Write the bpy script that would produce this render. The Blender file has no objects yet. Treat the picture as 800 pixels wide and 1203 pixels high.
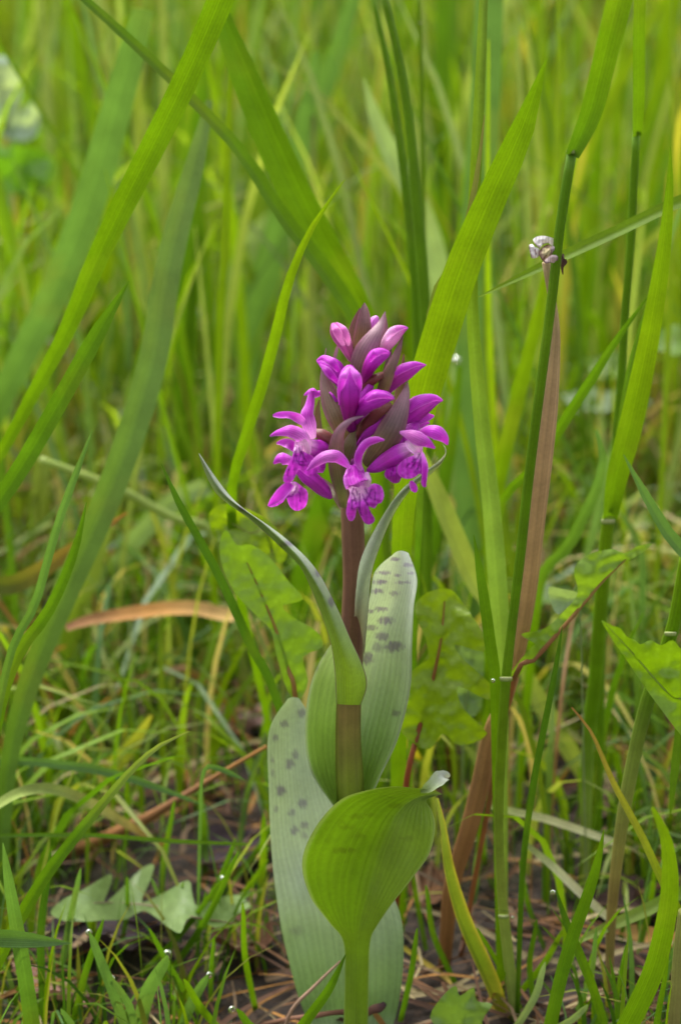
import bpy, math, random
import numpy as np
from mathutils import Vector, geometry, noise

# ------------------------------------------------------------------ camera, sky, sun, exposure
S = bpy.context.scene
COL = S.collection
FPX, W0, H0 = 2914.0, 800.0, 1203.0            # focal length in photo pixels, photo size
PITCH, DIST = math.radians(20), 0.62
FWD = Vector((0, math.cos(PITCH), -math.sin(PITCH)))
UP = Vector((0, math.sin(PITCH), math.cos(PITCH)))
BASE_PY = 1250.0                               # the orchid's foot in the photo (just below the frame)
CAM = Vector((0, -DIST * math.cos(PITCH), 0))
CAM.z = DIST * math.cos(PITCH) * math.tan(PITCH + math.atan((BASE_PY - H0 / 2) / FPX))

cd = bpy.data.cameras.new('camera'); cam = bpy.data.objects.new('camera', cd); COL.objects.link(cam)
cam.location = CAM; cam.rotation_euler = (math.pi / 2 - PITCH, 0, 0)
cd.sensor_fit = 'VERTICAL'; cd.sensor_height = 23.6; cd.lens = 23.6 * FPX / H0
cd.clip_start = 0.01; cd.clip_end = 200
cd.dof.use_dof = True; cd.dof.focus_distance = 0.618; cd.dof.aperture_fstop = 8.6
S.camera = cam

SUN_EL, SUN_AZ = math.radians(62), math.radians(-35)
wd = bpy.data.worlds.new('World'); S.world = wd; wd.use_nodes = True
nt = wd.node_tree; bgn = nt.nodes['Background']
sky = nt.nodes.new('ShaderNodeTexSky'); sky.sky_type = 'NISHITA'; sky.sun_disc = False
sky.sun_elevation = SUN_EL; sky.sun_rotation = SUN_AZ; sky.dust_density = 4.0; sky.air_density = 1.0
hs = nt.nodes.new('ShaderNodeHueSaturation'); hs.inputs['Saturation'].default_value = 0.15   # thin overcast: greyer than clear sky
nt.links.new(sky.outputs[0], hs.inputs['Color']); nt.links.new(hs.outputs[0], bgn.inputs['Color'])
bgn.inputs['Strength'].default_value = 0.15
sl = bpy.data.lights.new('sun', 'SUN'); sl.energy = 1.5; sl.angle = math.radians(25); sl.color = (1, .95, .84)
so = bpy.data.objects.new('sun', sl); COL.objects.link(so)
sdir = Vector((math.sin(SUN_AZ) * math.cos(SUN_EL), math.cos(SUN_AZ) * math.cos(SUN_EL), math.sin(SUN_EL)))
so.rotation_euler = sdir.to_track_quat('Z', 'Y').to_euler(); so.location = (0, 0, 3)
S.view_settings.view_transform = 'Standard'; S.view_settings.look = 'None'
S.view_settings.exposure = 1.45; S.view_settings.gamma = 1
S.render.engine = 'CYCLES'
S.cycles.max_bounces = 8; S.cycles.transmission_bounces = 6; S.cycles.transparent_max_bounces = 6

random.seed(7); RNG = np.random.default_rng(7)

# ------------------------------------------------------------------ photo pixel -> place
def ray(px, py):
    return FWD + Vector((1, 0, 0)) * ((px - W0 / 2) / FPX) + UP * ((H0 / 2 - py) / FPX)
def P(px, py, Y):                               # the point of that pixel's ray at depth Y behind the orchid
    d = ray(px, py); t = (Y - CAM.y) / d.y
    return CAM + d * t
def G(px, py):                                  # ... on the ground
    d = ray(px, py); return CAM + d * (-CAM.z / d.z)
def mpp(p): return (p - CAM).dot(FWD) / FPX     # metres per photo pixel at a point
def ground_py(Y):
    v = Vector((0, Y, 0)) - CAM
    return H0 / 2 - v.dot(UP) / v.dot(FWD) * FPX
TOCAM = -FWD

# ------------------------------------------------------------------ mesh helpers
class MB:
    def __init__(s): s.v = []; s.f = []; s.uv = []; s.t = []; s.s = []
    def grid(s, rows, uvs, tints, spots=None, close=False):
        o = len(s.v); n = len(rows[0])
        for i, r in enumerate(rows):
            for j, p in enumerate(r):
                s.v.append(tuple(p)); s.uv.append(uvs[i][j]); s.t.append(tints[i][j] if isinstance(tints[i], list) else tints[i])
                s.s.append(spots[i][j] if spots else 0.0)
        m = n if close else n - 1
        for i in range(len(rows) - 1):
            for j in range(m):
                a = o + i * n + j; b = o + i * n + (j + 1) % n
                s.f.append((a, b, b + n, a + n))
    def build(s, name, mat, parent=None, origin=None, smooth=True):
        o = Vector(origin) if origin is not None else Vector((0, 0, 0))
        if origin is None and parent is None: o = Vector(min(s.v, key=lambda p: p[2]))
        base = parent.matrix_world_loc if False else None
        me = bpy.data.meshes.new(name)
        off = o if parent is None else wloc(parent)
        me.from_pydata([(p[0] - off.x, p[1] - off.y, p[2] - off.z) for p in s.v], [], s.f)
        attr(me, s.uv, s.t, s.s)
        if smooth: me.polygons.foreach_set('use_smooth', [True] * len(me.polygons))
        me.materials.append(mat)
        ob = bpy.data.objects.new(name, me); COL.objects.link(ob)
        if parent is None: ob.location = off; WL[ob.name] = off
        else: ob.parent = parent; WL[ob.name] = off
        return ob
WL = {}
def wloc(o): return WL.get(o.name, Vector((0, 0, 0)))
def attr(me, uv, tint, spot):
    l = np.empty(len(me.loops), dtype=np.int32); me.loops.foreach_get('vertex_index', l)
    uvl = me.uv_layers.new(name='uv'); uvl.data.foreach_set('uv', np.asarray(uv, dtype=np.float32)[l].ravel())
    a = me.attributes.new('tint', 'FLOAT_COLOR', 'POINT')
    t = np.ones((len(me.vertices), 4), dtype=np.float32); t[:, :3] = np.asarray(tint, dtype=np.float32)
    a.data.foreach_set('color', t.ravel())
    b = me.attributes.new('spot', 'FLOAT', 'POINT'); b.data.foreach_set('value', np.asarray(spot, dtype=np.float32))
def tag(o, label, cat, group=None, kind=None):
    if label: o['label'] = label
    if cat: o['category'] = cat
    if group: o['group'] = group
    if kind: o['kind'] = kind
    return o
def empty(name, loc):
    e = bpy.data.objects.new(name, None); e.empty_display_size = .01; COL.objects.link(e); e.location = loc; WL[e.name] = Vector(loc); return e

def crom(vals, n):
    """Catmull-Rom resample of a list of numbers / Vectors at n+1 even steps of the chord length of Vectors (first entry)."""
    k = len(vals)
    out = []
    for i in range(n + 1):
        u = i / n * (k - 1); a = min(int(u), k - 2); f = u - a
        p0 = vals[max(a - 1, 0)]; p1 = vals[a]; p2 = vals[a + 1]; p3 = vals[min(a + 2, k - 1)]
        out.append(0.5 * ((2 * p1) + (p2 - p0) * f + (2 * p0 - 5 * p1 + 4 * p2 - p3) * f * f + (3 * p1 - p0 - 3 * p2 + p3) * f ** 3))
    return out
def lerp3(a, b, f): return tuple(a[i] + (b[i] - a[i]) * f for i in range(3))
def ramp(tint, f):
    if not isinstance(tint, list): return tint
    u = f * (len(tint) - 1); a = min(int(u), len(tint) - 2); return lerp3(tint[a], tint[a + 1], u - a)

def strip(b, spine, widths, tint, cup=0.15, roll=0, nl=24, nw=4, hint=None, wave=0.0, twist=0.0, fold=False, vlen=1.0, edge=None):
    """a leaf-like sheet along a spine; cup = depth of the cross-section as a share of the half width"""
    sp = crom([Vector(p) for p in spine], nl); wi = crom(list(map(float, widths)), nl)
    rows, uvs, tn = [], [], []
    ph = random.random() * 9
    for i, p in enumerate(sp):
        t = (sp[min(i + 1, nl)] - sp[max(i - 1, 0)]).normalized()
        h = hint if hint is not None else TOCAM
        side = t.cross(h).normalized(); nrm = side.cross(t).normalized()
        r = math.radians(roll + twist * i / nl)
        side, nrm = side * math.cos(r) + nrm * math.sin(r), nrm * math.cos(r) - side * math.sin(r)
        w = max(wi[i], 0) / 2
        row, ur = [], []
        for j in range(nw + 1):
            x = j / nw * 2 - 1
            c = (abs(x) if fold else x * x)
            z = cup * w * c + wave * w * math.sin(ph + i * .9 + x * 2) * abs(x)
            row.append(p + side * (x * w) + nrm * z); ur.append((j / nw, i / nl * vlen))
        rows.append(row); uvs.append(ur); tc = ramp(tint, i / nl)
        tn.append([lerp3(tc, edge, .75 * abs(j / nw * 2 - 1) ** 5) for j in range(nw + 1)] if edge else tc)
    b.grid(rows, uvs, tn)

def tube(b, spine, radii, tint, nl=24, ns=10, flat=1.0, tri=0.0):
    sp = crom([Vector(p) for p in spine], nl); ra = crom(list(map(float, radii)), nl)
    rows, uvs, tn = [], [], []
    t0 = (sp[1] - sp[0]).normalized()
    nrm = (TOCAM - t0 * TOCAM.dot(t0)).normalized()
    for i, p in enumerate(sp):
        t = (sp[min(i + 1, nl)] - sp[max(i - 1, 0)]).normalized()
        nrm = (nrm - t * nrm.dot(t)).normalized(); bi = t.cross(nrm)
        row, ur = [], []
        for j in range(ns):
            a = j / ns * 2 * math.pi
            r = max(ra[i], 1e-5) * (1 + tri * math.cos(3 * a))
            row.append(p + nrm * (math.cos(a) * r * flat) + bi * (math.sin(a) * r)); ur.append((j / ns, i / nl))
        rows.append(row); uvs.append(ur); tn.append(ramp(tint, i / nl))
    b.grid(rows, uvs, tn, close=True)
    o = len(b.v)
    for end, k in ((0, 0), (nl, 1)):
        s = o - (nl + 1) * ns + end * ns
        b.f.append(tuple(range(s, s + ns)) if k else tuple(range(s + ns - 1, s - 1, -1)))

# ------------------------------------------------------------------ materials
def nodes(name):
    m = bpy.data.materials.new(name); m.use_nodes = True; n = m.node_tree.nodes; n.clear()
    return m, n, m.node_tree.links
def N(n, typ, **kw):
    x = n.new(typ)
    for k, v in kw.items():
        if k.startswith('i_'): x.inputs[k[2:].replace('_', ' ')].default_value = v
        else: setattr(x, k, v)
    return x
def mth(n, l, op, a, b=None, c=None, clamp=False):
    x = n.new('ShaderNodeMath'); x.operation = op; x.use_clamp = clamp
    for i, v in enumerate((a, b, c)):
        if v is None: continue
        if isinstance(v, (int, float)): x.inputs[i].default_value = v
        else: l.new(v, x.inputs[i])
    return x.outputs[0]
def mixc(n, l, f, a, b, typ='MIX'):
    x = n.new('ShaderNodeMix'); x.data_type = 'RGBA'; x.blend_type = typ
    for s, v in ((0, f), (6, a), (7, b)):
        if isinstance(v, (int, float)): x.inputs[s].default_value = v
        elif isinstance(v, tuple): x.inputs[s].default_value = v if len(v) == 4 else (*v, 1)
        else: l.new(v, x.inputs[s])
    return x.outputs[2]

def sheet(name, veins=13, vein_amt=.22, rough=.45, spec=.4, transl=.42, spotc=(.30, .20, .22), tr_gain=(1.25, 1.2, .4), nscale=900, bump=.25, namt=.35, midrib=.0, blotch=(.5, .45, .12), blotch_amt=.0):
    """thin living or dead plant tissue: own colour from 'tint', parallel veins across u, light passing through"""
    m, n, l = nodes(name)
    at = N(n, 'ShaderNodeAttribute', attribute_name='tint'); sp = N(n, 'ShaderNodeAttribute', attribute_name='spot')
    uv = N(n, 'ShaderNodeUVMap', uv_map='uv'); sx = N(n, 'ShaderNodeSeparateXYZ'); l.new(uv.outputs[0], sx.inputs[0])
    geo = N(n, 'ShaderNodeNewGeometry')
    no = N(n, 'ShaderNodeTexNoise', i_Scale=nscale * .2, i_Detail=3.0); l.new(geo.outputs['Position'], no.inputs['Vector'])
    nf = N(n, 'ShaderNodeTexNoise', i_Scale=nscale * 2.2, i_Detail=2.0); l.new(geo.outputs['Position'], nf.inputs['Vector'])
    vn = N(n, 'ShaderNodeTexNoise', noise_dimensions='1D', i_Scale=veins * .8, i_Detail=3.0); l.new(sx.outputs[0], vn.inputs['W'])
    wv = mth(n, l, 'SINE', mth(n, l, 'ADD', mth(n, l, 'MULTIPLY', sx.outputs[0], veins * 6.2832), mth(n, l, 'MULTIPLY', vn.outputs[0], 9.0)))
    w01 = mth(n, l, 'MULTIPLY_ADD', wv, .5, .5)
    gain = mth(n, l, 'ADD', mth(n, l, 'MULTIPLY_ADD', no.outputs[0], namt * 2, 1 - namt), mth(n, l, 'MULTIPLY_ADD', w01, vein_amt, -vein_amt / 2))
    gain = mth(n, l, 'ADD', gain, mth(n, l, 'MULTIPLY_ADD', nf.outputs[0], .3, -.15))
    if midrib:
        d = mth(n, l, 'ABSOLUTE', mth(n, l, 'SUBTRACT', sx.outputs[0], .5))
        mr = mth(n, l, 'SUBTRACT', 1.0, mth(n, l, 'MULTIPLY', d, 22.0), clamp=True)
        gain = mth(n, l, 'MULTIPLY_ADD', mr, midrib, gain)
    cg = N(n, 'ShaderNodeCombineColor')
    for k in range(3): l.new(gain, cg.inputs[k])
    col = mixc(n, l, 1.0, at.outputs['Color'], cg.outputs[0], 'MULTIPLY')
    if blotch_amt:
        nb = N(n, 'ShaderNodeTexNoise', i_Scale=nscale * .07, i_Detail=4.0); l.new(geo.outputs['Position'], nb.inputs['Vector'])
        f = mth(n, l, 'MULTIPLY', mth(n, l, 'MULTIPLY_ADD', nb.outputs[0], 4.0, -2.2, clamp=True), blotch_amt)
        col = mixc(n, l, f, col, blotch)
    sf = mth(n, l, 'MULTIPLY', sp.outputs['Fac'], mth(n, l, 'MULTIPLY_ADD', nf.outputs[0], .7, .6), clamp=True)
    col = mixc(n, l, sf, col, mixc(n, l, 1.0, col, spotc, 'MULTIPLY'))
    bp = N(n, 'ShaderNodeBump', i_Strength=bump, i_Distance=.0003)
    l.new(mth(n, l, 'ADD', w01, mth(n, l, 'MULTIPLY', nf.outputs[0], .7)), bp.inputs['Height'])
    pr = N(n, 'ShaderNodeBsdfPrincipled', i_Roughness=rough); pr.inputs['Specular IOR Level'].default_value = spec
    l.new(col, pr.inputs['Base Color']); l.new(bp.outputs[0], pr.inputs['Normal'])
    tr = N(n, 'ShaderNodeBsdfTranslucent'); l.new(mixc(n, l, 1.0, col, tr_gain, 'MULTIPLY'), tr.inputs['Color'])
    mx = N(n, 'ShaderNodeMixShader'); mx.inputs[0].default_value = transl
    l.new(pr.outputs[0], mx.inputs[1]); l.new(tr.outputs[0], mx.inputs[2])
    out = N(n, 'ShaderNodeOutputMaterial'); l.new(mx.outputs[0], out.inputs[0])
    return m

M_GRASS = sheet('grass_tissue', veins=9, vein_amt=.13, midrib=.22, transl=.45, nscale=500, blotch_amt=.2, spec=.25, blotch=(.3, .28, .04))
M_FAR = sheet('grass_tissue_far', veins=3, vein_amt=.1, transl=.5, nscale=120, bump=0, blotch_amt=.3, spec=.2, blotch=(.32, .27, .05))
M_CULM = sheet('grass_stalk_tissue', veins=12, vein_amt=.15, transl=.32, spec=.25, nscale=600, blotch_amt=.15)
M_DEAD = sheet('dead_leaf_tissue', veins=7, vein_amt=.3, transl=.15, rough=.75, spec=.2, tr_gain=(1, .9, .7), nscale=500, namt=.6, blotch=(.03, .015, .01), blotch_amt=.7)
M_SCAPE = sheet('dead_stem_tissue', veins=6, vein_amt=.25, transl=.12, rough=.6, spec=.25, tr_gain=(1, .9, .7), nscale=500, namt=.35, blotch=(.14, .06, .03), blotch_amt=.25)
M_ORCHID = sheet('orchid_leaf_tissue', veins=17, vein_amt=.14, transl=.24, rough=.48, spec=.45, spotc=(.40, .25, .62), nscale=400, namt=.32, tr_gain=(1.1, 1.15, .55), bump=.5)
M_STEM = sheet('orchid_stem_tissue', veins=10, vein_amt=.15, transl=.08, rough=.4, nscale=700, namt=.35)
M_BRACT = sheet('bract_tissue', veins=7, vein_amt=.25, transl=.22, rough=.5, nscale=900, namt=.45, spotc=(.10, .03, .08), tr_gain=(1.1, .9, .8))
M_PETAL = sheet('petal_tissue', veins=7, vein_amt=.30, transl=.30, rough=.42, spec=.35, nscale=1000, namt=.38, tr_gain=(1.25, .9, 1.1), spotc=(.30, .07, .34), bump=.3)
M_BROAD = sheet('broad_leaf_tissue', veins=0, vein_amt=0, transl=.4, rough=.38, spec=.5, nscale=260, namt=.22, blotch=(.16, .10, .03), blotch_amt=.10, spotc=(.12, .04, .02))

def ground_mat():
    m, n, l = nodes('soil_and_moss')
    geo = N(n, 'ShaderNodeNewGeometry')
    a = N(n, 'ShaderNodeTexNoise', i_Scale=26.0, i_Detail=6.0, i_Roughness=.65); b = N(n, 'ShaderNodeTexNoise', i_Scale=260.0, i_Detail=5.0, i_Roughness=.7)
    c = N(n, 'ShaderNodeTexNoise', i_Scale=9.0, i_Detail=4.0); v = N(n, 'ShaderNodeTexVoronoi', i_Scale=150.0)
    for x in (a, b, c, v): l.new(geo.outputs['Position'], x.inputs['Vector'])
    r = N(n, 'ShaderNodeValToRGB'); l.new(b.outputs[0], r.inputs[0])
    e = r.color_ramp.elements; e[0].position = .32; e[0].color = (.008, .005, .004, 1); e[1].position = .72; e[1].color = (.075, .04, .02, 1)
    x = e.new(.52); x.color = (.024, .013, .008, 1)
    f = mth(n, l, 'MULTIPLY_ADD', c.outputs[0], 5.0, -2.55, clamp=True)
    col = mixc(n, l, mth(n, l, 'MULTIPLY', f, .75), r.outputs[0], (.05, .085, .018))
    g = mth(n, l, 'MULTIPLY_ADD', a.outputs[0], 5.0, -2.9, clamp=True)
    col = mixc(n, l, mth(n, l, 'MULTIPLY', g, .5), col, (.085, .045, .025))
    bp = N(n, 'ShaderNodeBump', i_Strength=.9, i_Distance=.003); l.new(mth(n, l, 'ADD', b.outputs[0], mth(n, l, 'MULTIPLY', v.outputs[0], .5)), bp.inputs['Height'])
    pr = N(n, 'ShaderNodeBsdfPrincipled', i_Roughness=.8); l.new(col, pr.inputs['Base Color']); l.new(bp.outputs[0], pr.inputs['Normal'])
    out = N(n, 'ShaderNodeOutputMaterial'); l.new(pr.outputs[0], out.inputs[0]); return m
M_GROUND = ground_mat()
def water_mat():
    m, n, l = nodes('dew_water')
    pr = N(n, 'ShaderNodeBsdfPrincipled', i_Roughness=.0); pr.inputs['Transmission Weight'].default_value = 1; pr.inputs['IOR'].default_value = 1.33
    pr.inputs['Base Color'].default_value = (1, 1, 1, 1)
    out = N(n, 'ShaderNodeOutputMaterial'); l.new(pr.outputs[0], out.inputs[0]); return m
M_DEW = water_mat()

# leaf colours (linear albedo)
BR = (.094, .190, .003); MID = (.066, .150, .006); BLUE = (.085, .175, .050); GREY = (.20, .29, .17)
PALE = (.24, .31, .075); DARK = (.040, .10, .008); YEL = (.38, .32, .03); STRAW = (.45, .37, .19)
BROWN = (.21, .105, .05); ORANGE = (.40, .20, .055); LIME = (.130, .225, .003)

# ------------------------------------------------------------------ the ground
def gh(x, y):
    d = 1.0
    return (noise.noise(Vector((x * 9, y * 9, 0))) * .006 + noise.noise(Vector((x * 34, y * 34, 3))) * .0025) * d - .002
def build_ground():
    xs = np.concatenate([-np.geomspace(60, .62, 16), np.linspace(-.6, .6, 121), np.geomspace(.62, 60, 16)])
    ys = np.concatenate([-np.geomspace(60, .62, 14), np.linspace(-.6, 1.4, 181), np.geomspace(1.45, 120, 26)])
    b = MB(); rows = [[(x, y, gh(x, y)) for x in xs] for y in ys]
    b.grid(rows, [[(0, 0)] * len(xs)] * len(ys), [(1, 1, 1)] * len(ys))
    o = b.build('ground', M_GROUND, origin=(0, 0, 0)); o['kind'] = 'structure'; return o
build_ground()

# ------------------------------------------------------------------ grass nobody could count
def field(name, label, cat, n, xr, yr, h, w, lean, cols, mat, seg=6, keep=None, dens=None, tuft=1, sp=.012):
    """n blades scattered over the ground as one mesh"""
    k = max(1, n // tuft)
    y = yr[0] + (yr[1] - yr[0]) * RNG.random(k) ** (dens or 1)
    half = xr[0] + (y - CAM.y) * xr[1]
    x = (RNG.random(k) * 2 - 1) * half
    x = np.repeat(x, tuft); y = np.repeat(y, tuft)
    x = x + RNG.normal(0, sp, len(x)) * (tuft > 1); y = y + RNG.normal(0, sp, len(x)) * (tuft > 1)
    if keep is not None:
        ok = keep(x, y); x, y = x[ok], y[ok]
    n = len(x)
    H = h[0] + (h[1] - h[0]) * RNG.random(n) ** 1.4; Wd = w[0] + (w[1] - w[0]) * RNG.random(n)
    az = RNG.random(n) * 2 * np.pi; ln = lean[0] + (lean[1] - lean[0]) * RNG.random(n) ** 1.6
    rot = RNG.random(n) * np.pi
    c = np.array(cols)[RNG.integers(0, len(cols), n)] * (0.75 + .5 * RNG.random((n, 1)))
    z0 = np.array([gh(a, b) for a, b in zip(x, y)]) - .002
    t = np.linspace(0, 1, seg + 1)
    bend = ln[:, None] * (t[None] * .45 + .55 * t[None] ** 2.2)
    px = x[:, None] + np.cos(az)[:, None] * H[:, None] * np.sin(bend) * t
    py = y[:, None] + np.sin(az)[:, None] * H[:, None] * np.sin(bend) * t
    pz = z0[:, None] + H[:, None] * np.cos(bend) * t
    wt = Wd[:, None] / 2 * np.minimum(1, .6 + t * 1.4) * np.sqrt(np.clip(1 - t ** 2.2, 0, 1))
    tw = rot[:, None] + t[None] * (RNG.random((n, 1)) - .5) * 2
    sxv, syv = np.cos(tw) * wt, np.sin(tw) * wt
    V = np.empty((n, seg + 1, 2, 3), dtype=np.float32)
    V[:, :, 0, 0] = px - sxv; V[:, :, 0, 1] = py - syv; V[:, :, 1, 0] = px + sxv; V[:, :, 1, 1] = py + syv
    V[:, :, :, 2] = pz[:, :, None]
    idx = np.arange(n * (seg + 1) * 2).reshape(n, seg + 1, 2)
    F = np.stack([idx[:, :-1, 0], idx[:, :-1, 1], idx[:, 1:, 1], idx[:, 1:, 0]], -1).reshape(-1, 4)
    me = bpy.data.meshes.new(name); me.vertices.add(n * (seg + 1) * 2); me.vertices.foreach_set('co', V.ravel())
    me.loops.add(F.size); me.loops.foreach_set('vertex_index', F.ravel().astype(np.int32))
    me.polygons.add(len(F)); me.polygons.foreach_set('loop_start', (np.arange(len(F)) * 4).astype(np.int32))
    me.polygons.foreach_set('use_smooth', np.ones(len(F), dtype=bool)); me.update(calc_edges=True)
    uv = np.empty((n, seg + 1, 2, 2), dtype=np.float32); uv[..., 0, 0] = 0; uv[..., 1, 0] = 1; uv[..., 1] = t[None, :, None]
    tt = np.broadcast_to(c[:, None, None, :], (n, seg + 1, 2, 3)).copy()
    attr(me, uv.reshape(-1, 2), tt.reshape(-1, 3), np.zeros(n * (seg + 1) * 2))
    me.materials.append(mat)
    o = bpy.data.objects.new(name, me); COL.objects.link(o)
    return tag(o, label, cat, kind='stuff')

greens = [(.16, .28, .008), BR, (.09, .19, .01), (.13, .25, .015), (.16, .28, .005), (.15, .25, .09), PALE, (.2, .31, .03), (.22, .30, .14), (.3, .28, .05)]
GAPS = [(G(175, 1080), .030), (G(130, 1125), .024), (G(275, 1020), .024), (G(745, 1130), .028), (G(700, 960), .022), (G(280, 880), .02), (G(560, 1110), .018), (G(640, 905), .02)]
def open_soil(x, y, keep=.12):
    m = np.ones(len(x), dtype=bool)
    for p, r in GAPS: m &= ((x - p.x) ** 2 + ((y - p.y) * .8) ** 2 > r * r) | (RNG.random(len(x)) < keep)
    return m
def clear_front(x, y):                       # leave the soil by the orchid and the little bare patches open
    pat = np.array([noise.noise(Vector((a * 14, b * 11, 7))) for a, b in zip(x, y)])
    return open_soil(x, y) & (pat > -.12) & ~((x > -.034) & (x < .03) & (y > -.03) & (y < .05))
field('short_grass', 'fine short green grass shoots sprouting through the litter around the orchid', 'grass', 11000, (.06, .17), (-.02, .75), (.012, .055), (.0007, .0019), (.1, 1.2), [BR, MID, MID, DARK, LIME, BLUE, (.2, .22, .03)], M_FAR, keep=clear_front)
field('trampled_grass', 'short turf behind and beside the place where the photographer stands', 'grass', 2500, (.5, .0), (-.9, -.06), (.01, .035), (.001, .002), (.2, 1.1), greens, M_FAR, seg=4)
field('flattened_grass', 'yellowing arched grass leaves lying low between the upright blades', 'grass', 1500, (.08, .17), (.20, 1.3), (.05, .14), (.002, .005), (1.0, 1.7), [PALE, STRAW, (.3, .28, .06), MID, GREY, BROWN], M_FAR, dens=.9, keep=lambda x, y: (np.abs(x) > .05) | (y > .12))
field('low_grass', 'thin green and yellowing grass leaves leaning every way over the litter', 'grass', 5200, (.06, .17), (.05, .8), (.03, .11), (.0009, .0030), (.15, 1.5), [BR, LIME, MID, PALE, BLUE, (.14, .25, .01), (.15, .27, .01), (.22, .27, .04), (.13, .22, .07), STRAW, BROWN], M_FAR, keep=lambda x, y: open_soil(x, y, .2) & ~((x > -.036) & (x < .05) & (y < .10)) & ((y > .10) | (RNG.random(len(x)) < .6)))
field('middle_grass', 'soft blurred grass of half height in the meadow behind the orchid', 'grass', 3000, (.10, .18), (.32, 1.3), (.08, .26), (.0015, .0050), (.05, .7), greens, M_FAR, tuft=4)
field('meadow_grass', 'dense tall out of focus meadow grass filling the far background', 'grass', 17000, (.25, .20), (.95, 4.2), (.15, .42), (.0025, .0065), (.05, .75), [(.20, .32, .012), (.19, .31, .012), (.25, .36, .02), (.12, .24, .02), (.25, .34, .06), (.26, .33, .08), (.22, .32, .16), (.34, .31, .05)], M_FAR, tuft=5, sp=.03)
field('far_meadow', 'far meadow grass running on to the horizon', 'grass', 9000, (.6, .5), (4.0, 14), (.2, .5), (.006, .014), (.05, .7), [BR, LIME, MID], M_FAR, seg=3, tuft=5, sp=.06)

def clover():
    b = MB()
    for i in range(900):
        y = .26 + random.random() ** .8 * 1.4; x = (random.random() * 2 - 1) * (.06 + (y - CAM.y) * .16)
        z = gh(x, y) + random.uniform(.008, .045); c = random.choice([BR, MID, GREY, GREY, BLUE, LIME]); a = random.random() * 6.28
        L = random.uniform(.010, .026); d = Vector((math.cos(a), math.sin(a), random.uniform(-.1, .5))).normalized()
        p = Vector((x, y, z)); f = random.uniform(.7, 1.3)
        strip(b, [p, p + d * L * .5 + Vector((0, 0, .002)), p + d * L], [.002, L * random.uniform(.4, .75), .001], tuple(k * f for k in c), cup=.25, nl=5, nw=2, hint=Vector((0, 0, 1)))
        q = Vector((x - d.x * .006, y - d.y * .006, gh(x, y) - .003))
        strip(b, [q, (p + q) / 2, p], [.0012, .001, .0008], tuple(k * f for k in PALE), nl=3, nw=1)
    tag(b.build('ground_cover', M_BROAD, origin=(0, 0, 0)), 'small rounded herb leaves growing low among the grass', 'herbs', kind='stuff')
clover()
def straw_litter():
    b = MB()
    for i in range(2000):
        y = -.03 + random.random() ** 1.4 * .95; x = (random.random() * 2 - 1) * (.05 + (y - CAM.y) * .17)
        a = random.random() * 3.14; L = random.uniform(.015, .07); z = gh(x, y) + random.uniform(.001, .008)
        d = Vector((math.cos(a), math.sin(a), random.uniform(-.12, .12))); p = Vector((x, y, z)); m = p + d * L * .5 + Vector((random.gauss(0, .003), random.gauss(0, .003), random.uniform(0, .004)))
        e = p + d * L; e.z = max(e.z, gh(e.x, e.y)); w = random.uniform(.0005, .0022); f = random.uniform(.3, .95)
        strip(b, [p, m, e], [w, w, w * .4], tuple(k * f for k in random.choice([STRAW, BROWN, BROWN, ORANGE, (.10, .05, .03), (.25, .17, .10)])), nl=5, nw=2, hint=Vector((0, 0, 1)), cup=.4, roll=random.uniform(-40, 40))
    tag(b.build('straw_litter', M_DEAD, origin=(0, 0, 0)), 'thin dead straw and rotting stalks strewn over the soil', 'litter', kind='stuff')
straw_litter()

# ------------------------------------------------------------------ traced grass
def traced(pts, Yt, Yb, bx):
    """pixels from tip to foot + depth at tip and foot -> 3D spine from tip to foot, foot on the ground"""
    q = [(p[0], p[1], p[2] if len(p) > 2 else 0) for p in pts]
    if bx is not None:
        gy = ground_py(Yb)
        if gy > q[-1][1] + 4:
            # fill a mid point so the curve reaches the soil smoothly
            q.append((bx, gy + 2, q[-1][2] * .75))
    L = [0]
    for a, b in zip(q, q[1:]): L.append(L[-1] + math.hypot(b[0] - a[0], b[1] - a[1]))
    sp, wd_ = [], []
    for (x, y, w), s in zip(q, L):
        f = s / L[-1]; p = P(x, y, Yt + (Yb - Yt) * f)
        if p.z < .001: p = G(x, y) + Vector((0, 0, .001))
        sp.append(p); wd_.append(w * mpp(p))
    return sp, wd_
def lengthen(sp, wd_, n):      # arc-length parametrise the control polygon
    cs = crom(sp, 60); ws = crom(wd_, 60); L = [0]
    for a, b in zip(cs, cs[1:]): L.append(L[-1] + (b - a).length)
    out, ow = [], []
    j = 0
    for i in range(n + 1):
        s = L[-1] * i / n
        while j < 59 and L[j + 1] < s: j += 1
        f = (s - L[j]) / max(L[j + 1] - L[j], 1e-9); out.append(cs[j].lerp(cs[j + 1], f)); ow.append(ws[j] + (ws[j + 1] - ws[j]) * f)
    return out, ow
def blade(label, pts, Yt, Yb, tint, bx=None, roll=0, cup=.3, fold=True, twist=0, name='grass_shoot', cat='grass blade', mat=None, parent=None, group=None, nl=30, edge=None):
    sp, w = traced(pts, Yt, Yb, bx); sp, w = lengthen(sp, w, 14)
    k = 1 / max(.45, math.cos(math.radians(abs(roll))))
    b = MB(); strip(b, sp, [x * k for x in w], tint, cup=cup, roll=roll, nl=nl, nw=6 if edge is None else 12, fold=fold, twist=twist, edge=edge)
    o = b.build(name, mat or M_GRASS, parent)
    if parent is None: tag(o, label, cat, group)
    return o
G2 = lambda c, f=1.35: tuple(min(k * f, .6) for k in c)
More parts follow.
